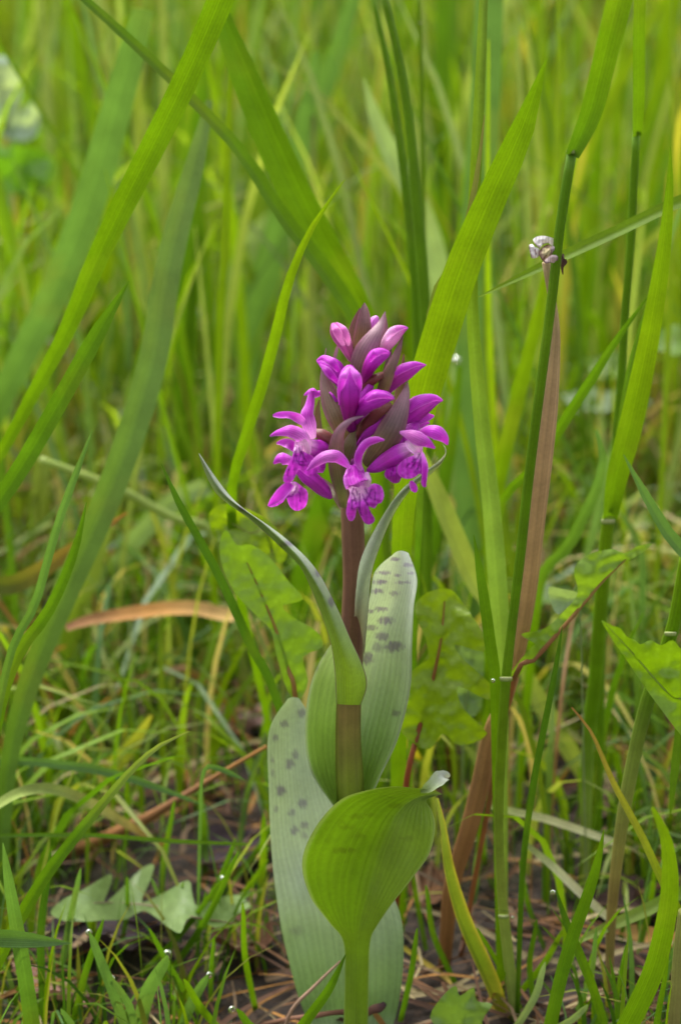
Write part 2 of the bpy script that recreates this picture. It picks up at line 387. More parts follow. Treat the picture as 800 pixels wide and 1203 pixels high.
def stalk(label, pts, Yt, Yb, tint, bx=None, name='grass_stalk', cat='grass stalk', mat=None, parent=None):
    sp, w = traced(pts, Yt, Yb, bx); sp, w = lengthen(sp, w, 14)
    b = MB(); tube(b, sp, [x / 2 for x in w], [G2(c) for c in tint] if mat is None else tint, nl=36, ns=10)
    o = b.build(name, mat or M_CULM, parent)
    if parent is None: tag(o, label, cat)
    return o
def collar(parent, px, py, Y, w):
    p = P(px, py, Y); m = mpp(p); b = MB()
    tube(b, [p + UP * (-w * .20 * m), p + UP * (w * .0 * m), p + UP * (w * .08 * m), p + UP * (w * .12 * m)], [w * .38 * m, w * .43 * m, w * .42 * m, w * .34 * m], [(.16, .25, .03), (.34, .38, .16), (.42, .44, .24), (.20, .28, .03)], nl=8, ns=10)
    return b.build('collar', M_CULM, parent)


ANCH = [(130, 1130, 'by the dark rotting leaf'), (190, 1060, 'by the pale lobed leaf'), (300, 1010, 'beside the low silvery orchid leaf'), (40, 1060, 'near the short broad leaf tip'), (300, 1180, 'near the reddish twig'), (60, 1190, 'by the pinkish curled dead leaf'),
        (220, 930, 'near the orange-brown dry stalk'), (150, 830, 'under the arching yellow dead leaf'), (60, 800, 'beside the long blue-green blade'), (250, 800, 'by the glossy left dandelion leaf'), (190, 620, 'by the bent grey-green blade'),
        (590, 1000, 'by the foot of the jointed stalk'), (600, 1170, 'by the pale stalk base'), (560, 1060, 'by the yellow-striped blade'), (500, 1100, 'right beside the orchid foot'), (650, 1150, 'by the dewy dark blade'), (720, 960, 'by the pinkish violet dead leaf'),
        (740, 1170, 'in front of the dark brown dead leaf'), (640, 900, 'by the rust-brown dead leaf'), (690, 820, 'beside the yellow-green jointed stem'), (760, 900, 'by the brown-streaked stem'), (620, 680, 'behind the brown dead stem'), (720, 620, 'under the blue-green pointed blade'), (540, 930, 'by the foot of the dead stem')]
def fresh(t, f_, w, c, group):
    mx, my = (t[0] + f_[0]) / 2 + random.uniform(-8, 8), (t[1] + f_[1]) / 2
    Y = min(.3, max(-.03, (1230 - f_[1]) / 1500 - .01))
    lean = 'leaning right' if t[0] - f_[0] > 12 else 'leaning left' if t[0] - f_[0] < -12 else 'upright'
    cw = {BR: 'bright green', MID: 'green', BLUE: 'blue-green', DARK: 'dark green', LIME: 'lime green', GREY: 'grey-green'}[c]
    near = min(ANCH, key=lambda q: (q[0] - mx) ** 2 + (q[1] - my) ** 2)[2]
    blade(f"small {'broad' if w > 10 else 'thin' if w < 8 else 'slim'} {cw} grass blade {lean} {near}", [(t[0], t[1], 1.5), (t[0] * .75 + mx * .25, t[1] * .75 + my * .25, w * .75), (mx, my, w), (f_[0], f_[1], w * .9)], Y - .01, Y + .01, [c, c], bx=f_[0] + (f_[0] - mx) * .3, roll=random.uniform(0, 30), group=group)

# upper left
blade('bright green blade crossing diagonally from the left to high above the purple flowers', [(266, -18, 30), (215, 100, 29), (165, 200, 28), (120, 290, 25), (78, 390, 19), (35, 470, 15), (0, 535, 13), (-60, 650, 12)], .05, .12, [BR, BR, MID], bx=-130, roll=18)
blade('broad blue-green blurred blade just behind the bright diagonal blade', [(168, 10, 24), (135, 130, 34), (100, 250, 36), (60, 350, 34), (20, 430, 30), (-30, 540, 26)], .22, .30, [BLUE, BLUE, MID], bx=-90, roll=25)
blade('narrow arching leaf slanting down from the upper left to the orchid tip', [(85, -14, 9), (150, 45, 12), (200, 92, 13), (280, 175, 15), (325, 245, 17), (362, 292, 19), (400, 345, 20), (428, 400, 18), (440, 520, 14)], .10, .13, [MID, BR, BR], bx=446, roll=15)
blade('broad folded green leaf leaning left behind the orchid tip with a pale edge', [(262, 15, 22), (285, 70, 30), (312, 135, 36), (350, 220, 38), (392, 300, 36), (428, 370, 32), (448, 470, 24)], .13, .15, [MID, BR, MID, BLUE], bx=455, roll=-32, cup=.55)
blade('slender light green blade ending in a fine point left of the flower spike', [(405, 211, 1), (372, 258, 6), (345, 312, 10), (322, 400, 13), (300, 480, 13), (277, 548, 12), (272, 600, 11), (280, 690, 10), (300, 780, 9)], .02, .13, [LIME, BR, BR], bx=345, roll=10)
blade('long blue-green blade running down the left side to the soil', [(246, 118, 8), (232, 180, 20), (215, 240, 27), (195, 325, 31), (180, 420, 33), (150, 520, 33), (115, 610, 32), (75, 700, 30), (35, 800, 26), (10, 900, 20)], .15, .06, [(.12, .20, .06), (.11, .20, .045), (.10, .19, .02), MID], bx=-5, roll=15)
blade('short broad pointed blade rising from the left below the bright diagonal', [(152, 330, 1), (133, 362, 13), (110, 400, 19), (60, 490, 21), (0, 592, 20), (-50, 690, 18)], .03, .06, [MID, MID, BR], bx=-110, roll=12)
blade('thin sharp green blade left with its point free of the others', [(109, 505, 1), (93, 548, 7), (75, 595, 9), (50, 680, 10), (30, 745, 10), (5, 800, 9)], .0, .03, [BLUE, MID], bx=-60, roll=10)
blade('narrow green blade lying close beside the long blue-green blade', [(102, 590, 1), (90, 640, 9), (72, 688, 12), (38, 752, 14), (5, 812, 14)], .01, .03, [MID, BR], bx=-70, roll=15)
blade('bent grey-green blade arching over behind the left grass', [(243, 570, 20), (215, 582, 22), (190, 600, 22), (150, 645, 22), (112, 705, 20)], .24, .28, [GREY, BLUE], bx=80, roll=20)
stalk('pale green stem lying slantwise behind the left blades', [(48, 540, 9), (140, 575, 11), (200, 608, 11), (252, 636, 10)], .18, .22, [PALE, PALE], bx=300)
blade('pale upright yellowish leaf base at the far left', [(62, 500, 10), (55, 530, 15), (42, 610, 16), (30, 672, 15)], .3, .3, [PALE, PALE], bx=25, roll=20)
blade('wide pale yellow-green leaf base behind the long blue-green blade', [(150, 545, 14), (125, 605, 22), (105, 670, 26), (85, 735, 24)], .22, .22, [PALE, LIME], bx=75, roll=20)
blade('dark thin blade curving across the left dandelion leaf', [(190, 545, 1), (202, 575, 6), (218, 605, 9), (260, 682, 10), (300, 770, 11), (318, 803, 10)], .02, .06, [DARK, MID], bx=425, roll=10)
blade('dark green leaf lying flat at the left edge with brown point', [(150, 602, 2), (115, 625, 10), (70, 655, 18), (20, 685, 22), (-30, 705, 20)], .12, .18, [BROWN, DARK, DARK], bx=-60, roll=20)
blade('yellow-orange dead leaf arching over the litter at left', [(78, 738, 8), (110, 728, 13), (150, 722, 15), (195, 716, 16), (235, 716, 16), (270, 726, 15), (306, 745, 10)], .16, .19, [BROWN, ORANGE, (.62, .42, .17), (.6, .42, .15), YEL], roll=30, mat=M_DEAD, name='dead_grass_leaf', cat='dead leaf', bx=330)
for k, (lab, pts, yt, yb, c, bx, r) in enumerate([
    ('blurred green upright blade left of the narrow arching leaf', [(243, 60, 8), (232, 160, 22), (222, 290, 27), (216, 420, 26)], .34, .36, MID, 214, 20),
    ('blurred blue-green blade leaning right at the top centre left', [(418, -10, 16), (385, 90, 24), (345, 190, 28), (318, 290, 28), (285, 380, 24)], .45, .5, BLUE, 262, 15),
    ('blurred thin stalk-like green blade with a pale knot', [(272, 60, 5), (268, 180, 9), (264, 300, 10), (258, 420, 9)], .2, .2, LIME, 250, 0),
    ('blurred yellow-green blade behind the crossing of the diagonal blades', [(150, 20, 12), (145, 140, 24), (128, 300, 30), (110, 420, 26)], .42, .45, LIME, 100, 20),
    ('blurred pale blue leaf arching left of the flower tip', [(330, 240, 4), (300, 275, 20), (275, 320, 22), (262, 380, 20)], .5, .52, GREY, 255, 30),
    ('blurred grey-green blade behind the slender pointed blade', [(372, 60, 10), (350, 180, 26), (318, 310, 28), (290, 420, 26)], .36, .4, BLUE, 275, 20),
    ('blurred dark green blade leaning left under the flower spike', [(420, 420, 10), (400, 520, 22), (372, 610, 26), (352, 690, 24)], .2, .24, MID, 335, 20),
]):
    blade(lab, pts, yt, yb, [c, c], bx=bx, roll=r)

# centre and upper right
blade('wide bright green pointed blade rising right of the flower tip', [(642, 68, 1), (634, 92, 14), (622, 122, 24), (602, 180, 31), (568, 250, 37), (538, 325, 41), (514, 400, 43), (494, 470, 40), (478, 560, 30), (470, 680, 22)], .015, .07, [BR, LIME, BR, BR], bx=466, roll=14, cup=.22)
blade('thin dark leaf tip hugging the left edge of the wide bright blade', [(569, 135, 1), (565, 175, 4), (556, 225, 7), (540, 290, 8), (520, 350, 8), (500, 430, 8)], .03, .075, [(.10, .10, .05), MID, MID], bx=474, roll=20)
stalk('upright green stalk curving down to the right of the flower tip', [(449, -14, 9), (470, 75, 10), (479, 128, 11), (487, 210, 13), (495, 300, 14), (500, 380, 13), (502, 560, 12)], .13, .13, [BR, BR, LIME], bx=503)
stalk('thin light green stalk left beside the upright stalk', [(436, -10, 5), (446, 30, 7), (462, 115, 9), (476, 215, 11), (489, 350, 12), (492, 480, 11)], .15, .15, [BR, BR, LIME], bx=494)
s_ = stalk('fine pale stalk with a knot above the flower spike', [(490, -14, 6), (493, 27, 6), (495, 110, 6), (497, 240, 6), (498, 400, 6)], .2, .2, [LIME, MID], bx=500); collar(s_, 493, 27, .2, 8)
blade('blurred grey blade leaning right behind the upright stalks', [(427, 92, 2), (437, 128, 14), (452, 168, 22), (484, 228, 25), (508, 290, 26), (522, 370, 26), (530, 470, 24)], .28, .34, [GREY, GREY, BLUE], bx=535, roll=10)
blade('broad blurred blue-green blade standing behind the wide bright blade', [(572, -20, 34), (568, 90, 36), (560, 220, 38), (553, 380, 42), (550, 500, 42), (550, 640, 36)], .24, .24, [BLUE, BLUE, BLUE], bx=550, roll=28)
s_ = blade('tall light green leaf sheath standing right of the flowers', [(568, -20, 10), (562, 120, 13), (556, 240, 14), (553, 330, 14), (556, 400, 15), (562, 475, 18), (575, 587, 21), (584, 700, 22), (590, 790, 17), (590, 860, 12)], .08, .045, [(.12, .2, .03), LIME, (.2, .33, .06), (.2, .33, .06), PALE], bx=591, roll=5, cup=.8, fold=False)
blade('pale yellow-green leaf slanting behind the tall leaf sheath', [(488, 520, 8), (505, 560, 18), (532, 625, 23), (560, 692, 22), (578, 735, 16)], .12, .14, [PALE, PALE], bx=596, roll=10)
blade('small pointed green blade against the foot of the tall leaf sheath', [(556, 628, 1), (561, 660, 8), (567, 695, 12), (575, 756, 14), (581, 805, 13)], .01, .03, [MID, BR, BR], bx=588, roll=10)

st = stalk('tall jointed green grass stalk standing against the brown dead stem', [(672, 176, 12), (661, 240, 12), (648, 350, 12), (635, 450, 12), (621, 560, 12), (608, 680, 12), (600, 745, 11), (594, 800, 12), (586, 931, 12), (587, 1020, 11), (592, 1080, 13), (600, 1150, 14), (606, 1203, 14)], .0, .02, [(.075, .17, .004), BR, BR, BR, (.13, .21, .006), (.22, .27, .04), PALE], bx=609)
blade(None, [(733, -30, 32), (725, 0, 31), (710, 60, 29), (694, 125, 26), (682, 158, 22), (671, 182, 16)], -.01, -.002, [BR, BR, MID], parent=st, name='leaf_blade', roll=15, cup=.5)
collar(st, 672, 178, -.001, 17); collar(st, 594, 797, .007, 18); collar(st, 591, 1076, .012, 15)
st = stalk('slimmer jointed green grass stalk further right', [(747, 155, 9), (744, 215, 10), (742, 270, 10), (735, 350, 10), (731, 420, 10), (724, 520, 11), (712, 660, 12), (706, 760, 11)], .08, .1, [BR, BR, BR], bx=702)
blade(None, [(751, -24, 15), (749, 40, 15), (749, 110, 15), (748, 140, 13), (747, 160, 10)], .07, .078, [BR, BR], parent=st, name='leaf_blade', roll=20); collar(st, 748, 154, .079, 12)
st = stalk('yellow-green grass stem with pale joint below the right pointed blade', [(715, 605, 15), (710, 650, 16), (704, 730, 17), (698, 810, 17), (690, 880, 15)], .06, .09, [LIME, BR, PALE], bx=686)
blade(None, [(787, 172, 1), (785, 225, 10), (777, 300, 18), (760, 400, 25), (740, 494, 29), (723, 560, 26), (715, 612, 16)], .04, .06, [BR, LIME, BR], parent=st, name='leaf_blade', roll=12, cup=.4)
blade(None, [(783, 300, 1), (766, 345, 6), (742, 420, 8), (728, 500, 10), (716, 600, 8)], .08, .06, [MID, BR], parent=st, name='leaf_blade', roll=30)
collar(st, 714, 612, .06, 20)
blade('long leaf slanting up to the right behind the jointed stalks', [(562, 349, 1), (590, 336, 6), (620, 322, 10), (665, 300, 13), (730, 270, 14), (805, 238, 15), (860, 230, 14), (930, 300, 12), (960, 420, 10)], .05, .1, [LIME, BR, BR], bx=970, roll=20, cup=.4)
blade('blurred bright blade between the jointed stalk and the flowers', [(640, 320, 5), (624, 400, 15), (604, 478, 18), (584, 572, 17), (575, 650, 14)], .15, .17, [LIME, BR], bx=570, roll=12)
blade('slender blade slanting across behind the jointed stalks', [(764, 344, 1), (742, 372, 6), (723, 400, 8), (691, 450, 12), (661, 496, 13), (615, 572, 12), (582, 630, 9)], .06, .1, [MID, BR, BR], bx=560, roll=15)
blade('curved blade bending over low right of the brown stem', [(700, 505, 3), (707, 535, 9), (702, 568, 12), (680, 616, 14), (655, 660, 14), (631, 700, 12)], .11, .14, [BLUE, BR, BR], bx=605, roll=15)
blade('blue-green blade rising to a point from the right edge', [(732, 534, 1), (745, 560, 7), (762, 590, 12), (785, 628, 15), (805, 665, 17), (835, 730, 17)], -.02, .02, [BLUE, BLUE, MID], bx=880, roll=10)
blade('small bent blue-grey blade low right between the stems', [(728, 602, 2), (740, 620, 8), (752, 650, 10), (754, 690, 9)], .18, .2, [BLUE, BLUE], bx=752, roll=10)
st = stalk('brown-streaked green grass stem at the right edge', [(806, 650, 15), (794, 720, 16), (786, 750, 16), (772, 790, 17), (756, 838, 17), (734, 944, 16), (720, 1050, 13), (716, 1120, 11)], .0, .03, [LIME, BR, (.2, .24, .05), (.24, .18, .06), (.24, .2, .08)], bx=715); collar(st, 787, 744, .003, 17)
for lab, pts, yt, yb, c, bx, r in [
    ('blurred upright green blade in the top right corner', [(790, -10, 20), (770, 130, 26), (748, 280, 26), (735, 380, 22)], .5, .52, LIME, 728, 20),
    ('blurred blade behind the slim jointed stalk', [(706, 60, 4), (700, 180, 16), (690, 320, 20), (680, 420, 18)], .45, .46, BR, 676, 15),
    ('blurred yellow-green blade right of the wide bright blade', [(630, -10, 12), (640, 130, 20), (640, 280, 24), (630, 400, 22)], .55, .55, LIME, 622, 20),
    ('blurred green blade over the flower tip towards the top', [(520, -10, 16), (518, 120, 22), (520, 280, 24), (526, 420, 22)], .5, .5, MID, 530, 20),
    ('blurred dark blade low behind the right flowers', [(540, 430, 6), (528, 520, 16), (510, 620, 18), (502, 680, 16)], .18, .2, MID, 498, 20),
    ('blurred bright upright stem behind the right bract leaf', [(480, 560, 10), (482, 620, 13), (478, 700, 13)], .2, .2, LIME, 476, 0),
]:
    blade(lab, pts, yt, yb, [c, c], bx=bx, roll=r)

# lower left
blade('sharp green blade arching up right with a fine pale tip, low left', [(223, 859, 1), (200, 868, 4), (165, 894, 7), (120, 945, 11), (60, 1020, 14), (20, 1085, 15), (-5, 1135, 15), (-30, 1190, 14)], -.02, -.01, [PALE, MID, BR, BR], bx=-45, roll=8)
blade('short broad leaf tip poking in low at the left edge', [(84, 1108, 1), (62, 1106, 11), (30, 1103, 20), (0, 1101, 22), (-50, 1110, 20), (-100, 1180, 16)], -.05, -.02, [BLUE, MID, MID], bx=-110, roll=10)
blade('upright blue-green blade at the lower left corner', [(4, 990, 1), (10, 1030, 11), (22, 1100, 17), (32, 1160, 18), (40, 1215, 18)], -.03, .0, [BLUE, MID], bx=44, roll=10)
stalk('orange-brown dry stalk lying slantwise over the litter', [(313, 877, 4), (250, 914, 6), (200, 945, 10), (165, 965, 14), (90, 998, 15), (22, 1022, 13)], .07, .12, [ORANGE, BROWN, (.30, .14, .05), (.26, .13, .05)], mat=M_DEAD, name='dry_stalk', cat='dry stalk')
blade('pale bleached blade arching low at the left over the dry stalk', [(-15, 955, 10), (10, 938, 11), (35, 928, 12), (68, 928, 12), (110, 945, 12), (152, 970, 9), (192, 994, 5)], .03, .1, [PALE, PALE, (.42, .40, .12), ORANGE], roll=20, mat=M_DEAD, name='dead_grass_leaf', cat='dead leaf')
blade('blue-green blade lying level low at the left', [(243, 947, 2), (172, 920, 9), (110, 903, 11), (60, 897, 11), (12, 894, 10), (-50, 915, 9)], .06, .1, [BLUE, BLUE, MID], roll=15, bx=-80)
blade('hair-thin green blade lying level above the pale lobed leaf', [(-10, 982, 4), (100, 981, 5), (200, 988, 5), (290, 992, 3)], .03, .05, [MID, BR], roll=10)
blade('thin twisted leaf tip hanging beside the left orchid leaf', [(288, 917, 1), (272, 908, 6), (250, 901, 8), (240, 905, 4), (236, 940, 4)], .04, .06, [BLUE, BLUE], bx=232, roll=20)
blade('broad yellow-green leaf lying behind the dry stalk', [(178, 840, 4), (150, 880, 18), (100, 930, 24), (60, 985, 18)], .12, .16, [(.24, .25, .04), (.2, .26, .04), MID], roll=25)
for k, (t, f_, w, c) in enumerate([((105, 1095), (150, 1215), 11, BLUE), ((197, 1122), (163, 1205), 17, BLUE), ((262, 1032), (165, 1150), 7, MID), ((277, 985), (240, 1120), 8, MID),
        ((245, 1145), (215, 1205), 12, BLUE), ((310, 955), (300, 1100), 9, BR), ((280, 1000), (190, 1160), 8, MID), ((60, 1000), (52, 1200), 9, DARK),
        ((234, 925), (240, 1050), 9, MID), ((122, 1080), (85, 1205), 8, MID), ((216, 1150), (262, 1215), 8, BR), ((315, 1010), (255, 1105), 8, BR),
        ((133, 1150), (160, 1215), 9, BLUE), ((72, 1185), (95, 1225), 8, BLUE), ((278, 1185), (330, 1230), 9, MID), ((252, 1100), (248, 1180), 6, MID), ((175, 1010), (300, 885), 0, MID),
        ((140, 790), (190, 900), 12, MID), ((40, 830), (90, 930), 10, BR), ((195, 800), (215, 900), 9, BR), ((15, 720), (60, 850), 13, MID), ((285, 760), (230, 860), 11, MID), ((160, 660), (185, 790), 12, BR), ((210, 560), (205, 700), 8, LIME), ((330, 955), (255, 1060), 7, MID), ((70, 880), (110, 1010), 7, BR), ((20, 860), (35, 1010), 9, MID), ((150, 905), (135, 1050), 6, BR), ((205, 940), (190, 1100), 7, MID), ((95, 1020), (70, 1160), 8, BLUE), ((285, 1060), (300, 1190), 7, BR), ((175, 1090), (235, 1195), 7, MID), ((120, 690), (140, 800), 10, LIME), ((95, 610), (70, 740), 9, MID), ((235, 640), (250, 760), 7, BR), ((180, 740), (175, 850), 8, LIME), ((10, 650), (-5, 800), 11, BR), ((150, 1030), (142, 1118), 6, MID), ((216, 1036), (205, 1122), 6, BR), ((95, 1046), (118, 1122), 7, BR), ((242, 1048), (232, 1128), 6, MID), ((178, 1032), (213, 1112), 5, BLUE)]):
    if w: fresh(t, f_, w, c, 'fresh blades in the litter left of the orchid')

# lower right
blade('thin dark green blade standing upright right of the jointed stalk foot', [(660, 736, 1), (655, 768, 5), (649, 802, 7), (638, 858, 8), (625, 928, 8), (613, 1030, 7)], -.01, .02, [DARK, MID], bx=607, roll=5)
blade('arched green blade with withered yellow tip low at the right', [(671, 831, 2), (680, 842, 3), (695, 862, 4), (721, 922, 7), (752, 980, 9), (782, 1045, 10), (805, 1085, 11), (840, 1150, 11)], -.02, .0, [BROWN, (.26, .27, .03), (.15, .22, .01), BR, BR], bx=860, roll=10)
blade('soft foreground blade bending left at the lower right', [(765, 948, 4), (778, 975, 12), (785, 1020, 20), (782, 1070, 24), (765, 1141, 27), (735, 1205, 27), (712, 1260, 24)], -.07, -.05, [LIME, BR, BR], bx=700, roll=15)
blade('upright bright green blade at the lower right', [(709, 974, 1), (702, 1008, 9), (691, 1046, 14), (664, 1124, 16), (645, 1205, 16), (632, 1260, 14)], -.03, -.02, [BR, MID, BR], bx=628, roll=12)
blade('dark blade leaning left with a dew drop at its tip', [(653, 1046, 2), (664, 1082, 8), (678, 1117, 11), (695, 1160, 11), (710, 1210, 10)], -.02, -.01, [DARK, BR, MID], bx=722, roll=20)
blade('green blade slanting to the right edge over the litter', [(672, 1110, 3), (700, 1095, 10), (734, 1080, 14), (770, 1064, 15), (805, 1047, 15), (860, 1050, 14)], .02, .05, [PALE, BR, BR], roll=15, bx=890)
blade('bleached straw lying slantwise below the dead stem', [(570, 946, 5), (600, 953, 8), (647, 964, 9), (722, 990, 8)], .06, .08, [PALE, (.5, .5, .25), (.5, .5, .28)], mat=M_DEAD, name='straw', cat='straw', roll=20)
blade('bleached straw lying slantwise by the dewy dark blade', [(615, 990, 6), (650, 1019, 9), (680, 1048, 10), (716, 1080, 9)], .04, .05, [PALE, (.55, .55, .33), (.5, .5, .28)], mat=M_DEAD, name='straw', cat='straw', roll=20)
blade('yellow-striped blade arching down beside the folded orchid leaf', [(512, 938, 4), (519, 975, 8), (525, 1022, 13), (542, 1082, 17), (572, 1150, 18), (588, 1195, 14)], .0, .025, [PALE, (.16, .22, .03), (.15, .21, .02), (.13, .20, .02), (.25, .25, .04)], bx=596, roll=32, cup=.7, edge=(.50, .40, .06))
blade('thin yellow straw on the soil right of the orchid foot', [(474, 1113, 5), (529, 1155, 7), (598, 1202, 7)], .06, .04, [YEL, (.45, .32, .08), YEL], mat=M_DEAD, name='straw', cat='straw')
blade('short yellow straw behind the folded orchid leaf', [(470, 862, 5), (487, 884, 7), (508, 916, 6)], .13, .16, [YEL, YEL], name='straw', cat='straw')
blade('orange dead leaf strip lying at the right edge', [(716, 1098, 8), (745, 1100, 17), (798, 1110, 16), (830, 1118, 10)], .09, .09, [(.45, .3, .1), ORANGE, (.45, .28, .1)], mat=M_DEAD, name='dead_grass_leaf', cat='dead leaf', roll=30)
stalk('brownish green stem at the lower right corner', [(803, 1070, 13), (797, 1120, 14), (791, 1215, 14)], -.02, -.015, [(.22, .24, .06), (.2, .16, .06)], bx=789)
blade('narrow upright blade beside the corner stem', [(785, 1122, 1), (780, 1150, 6), (769, 1215, 8)], -.03, -.02, [BR, MID], bx=765, roll=10)
blade('green blade hanging in from the right edge', [(787, 955, 2), (791, 915, 9), (797, 866, 10), (806, 800, 11), (830, 900, 9)], .0, .02, [BR, BR], bx=850, roll=15)
blade('broad pale leaf leaning behind the brown dead stem', [(612, 775, 10), (628, 815, 20), (655, 860, 22), (690, 920, 18)], .14, .15, [PALE, (.25, .33, .08)], bx=705, roll=15)
for t, f_, w, c in [((623, 930), (596, 1010), 9, MID), ((700, 870), (660, 960), 10, MID), ((566, 965), (585, 1060), 7, BR), ((610, 1010), (640, 1120), 6, MID), ((560, 1000), (545, 1100), 8, BLUE),
        ((720, 880), (735, 1000), 12, BR), ((640, 880), (620, 960), 12, BLUE), ((755, 880), (765, 1000), 9, MID), ((662, 1090), (600, 1180), 9, BR), ((630, 1080), (628, 1190), 7, MID), ((735, 1110), (722, 1200), 6, MID), ((690, 1180), (640, 1215), 10, GREY),
        ((500, 1040), (535, 1160), 7, MID), ((480, 1000), (500, 1120), 6, BR), ((545, 920), (530, 1030), 9, BR), ((770, 820), (730, 930), 10, BR), ((680, 760), (670, 880), 14, LIME), ((650, 790), (700, 850), 10, MID), ((690, 560), (740, 700), 10, BLUE), ((780, 560), (760, 690), 10, MID), ((610, 600), (590, 720), 10, MID), ((660, 560), (690, 660), 8, BR), ((575, 900), (560, 1010), 7, MID), ((680, 900), (690, 1020), 8, BR), ((655, 930), (672, 1060), 6, BR), ((745, 930), (700, 1060), 7, MID), ((770, 1010), (750, 1120), 7, BR), ((790, 900), (770, 1030), 8, LIME), ((560, 1090), (612, 1190), 6, BR), ((490, 1090), (470, 1200), 7, MID), ((700, 1090), (672, 1200), 7, BLUE), ((640, 1130), (600, 1215), 9, GREY), ((735, 740), (745, 850), 9, BR), ((650, 640), (660, 760), 8, LIME), ((795, 690), (775, 800), 8, BR), ((620, 830), (640, 950), 8, LIME)]:
    fresh(t, f_, w, c, 'fresh blades in the litter right of the orchid')

# blades in the middle distance that the photo still lets one count
for i in range(190):
    Y = random.uniform(.42, 1.3) if i < 150 else random.uniform(.2, .42); half = (Y - CAM.y) * .15
    x = random.uniform(-half, half)
    if abs(x) < .03 and Y < .6: x += .08 * (1 if x > 0 else -1)
    h = random.uniform(.16, .36) * (1.0 if Y > .5 else .8); a = random.gauss(0, .16); w = random.uniform(.003, .0065) if i < 150 else random.uniform(.0018, .0038)
    cl = [(.12, .23, .005), (.18, .29, .006), (.09, .19, .01), (.12, .22, .07), (.14, .26, .008), (.25, .33, .09)]; cname = ['bright green', 'lime green', 'mid green', 'blue-green', 'grass green', 'pale yellowish']; ci = random.randrange(6); c = cl[ci]; f = random.uniform(.8, 1.2); c = tuple(k * f for k in c)
    r = Vector((x, Y, gh(x, Y) - .003)); up = Vector((math.sin(a), random.gauss(0, .12), math.cos(a)))
    dr = Vector((random.gauss(0, .12), random.gauss(0, .08), 0))
    b = MB(); strip(b, [r + up * h + dr * h, r + up * h * .66 + dr * h * .4, r + up * h * .33 + dr * h * .1, r], [.0005, w, w * 1.05, w * .6], [c, c], cup=.4, roll=random.uniform(-60, 60), nl=14, nw=4, fold=True)
    lean = 'leaning right' if a + dr.x > .14 else 'leaning left' if a + dr.x < -.14 else 'standing straight'
    tag(b.build('grass_shoot', M_GRASS), f"{'tall' if h > .26 else 'half-tall'} {'broad' if w > .0048 else 'slim'} {cname[ci]} blurred grass blade {lean} {'far' if Y > .85 else 'some way' if Y > .42 else 'close'} behind the orchid", 'grass blade', 'blurred blades behind the orchid')

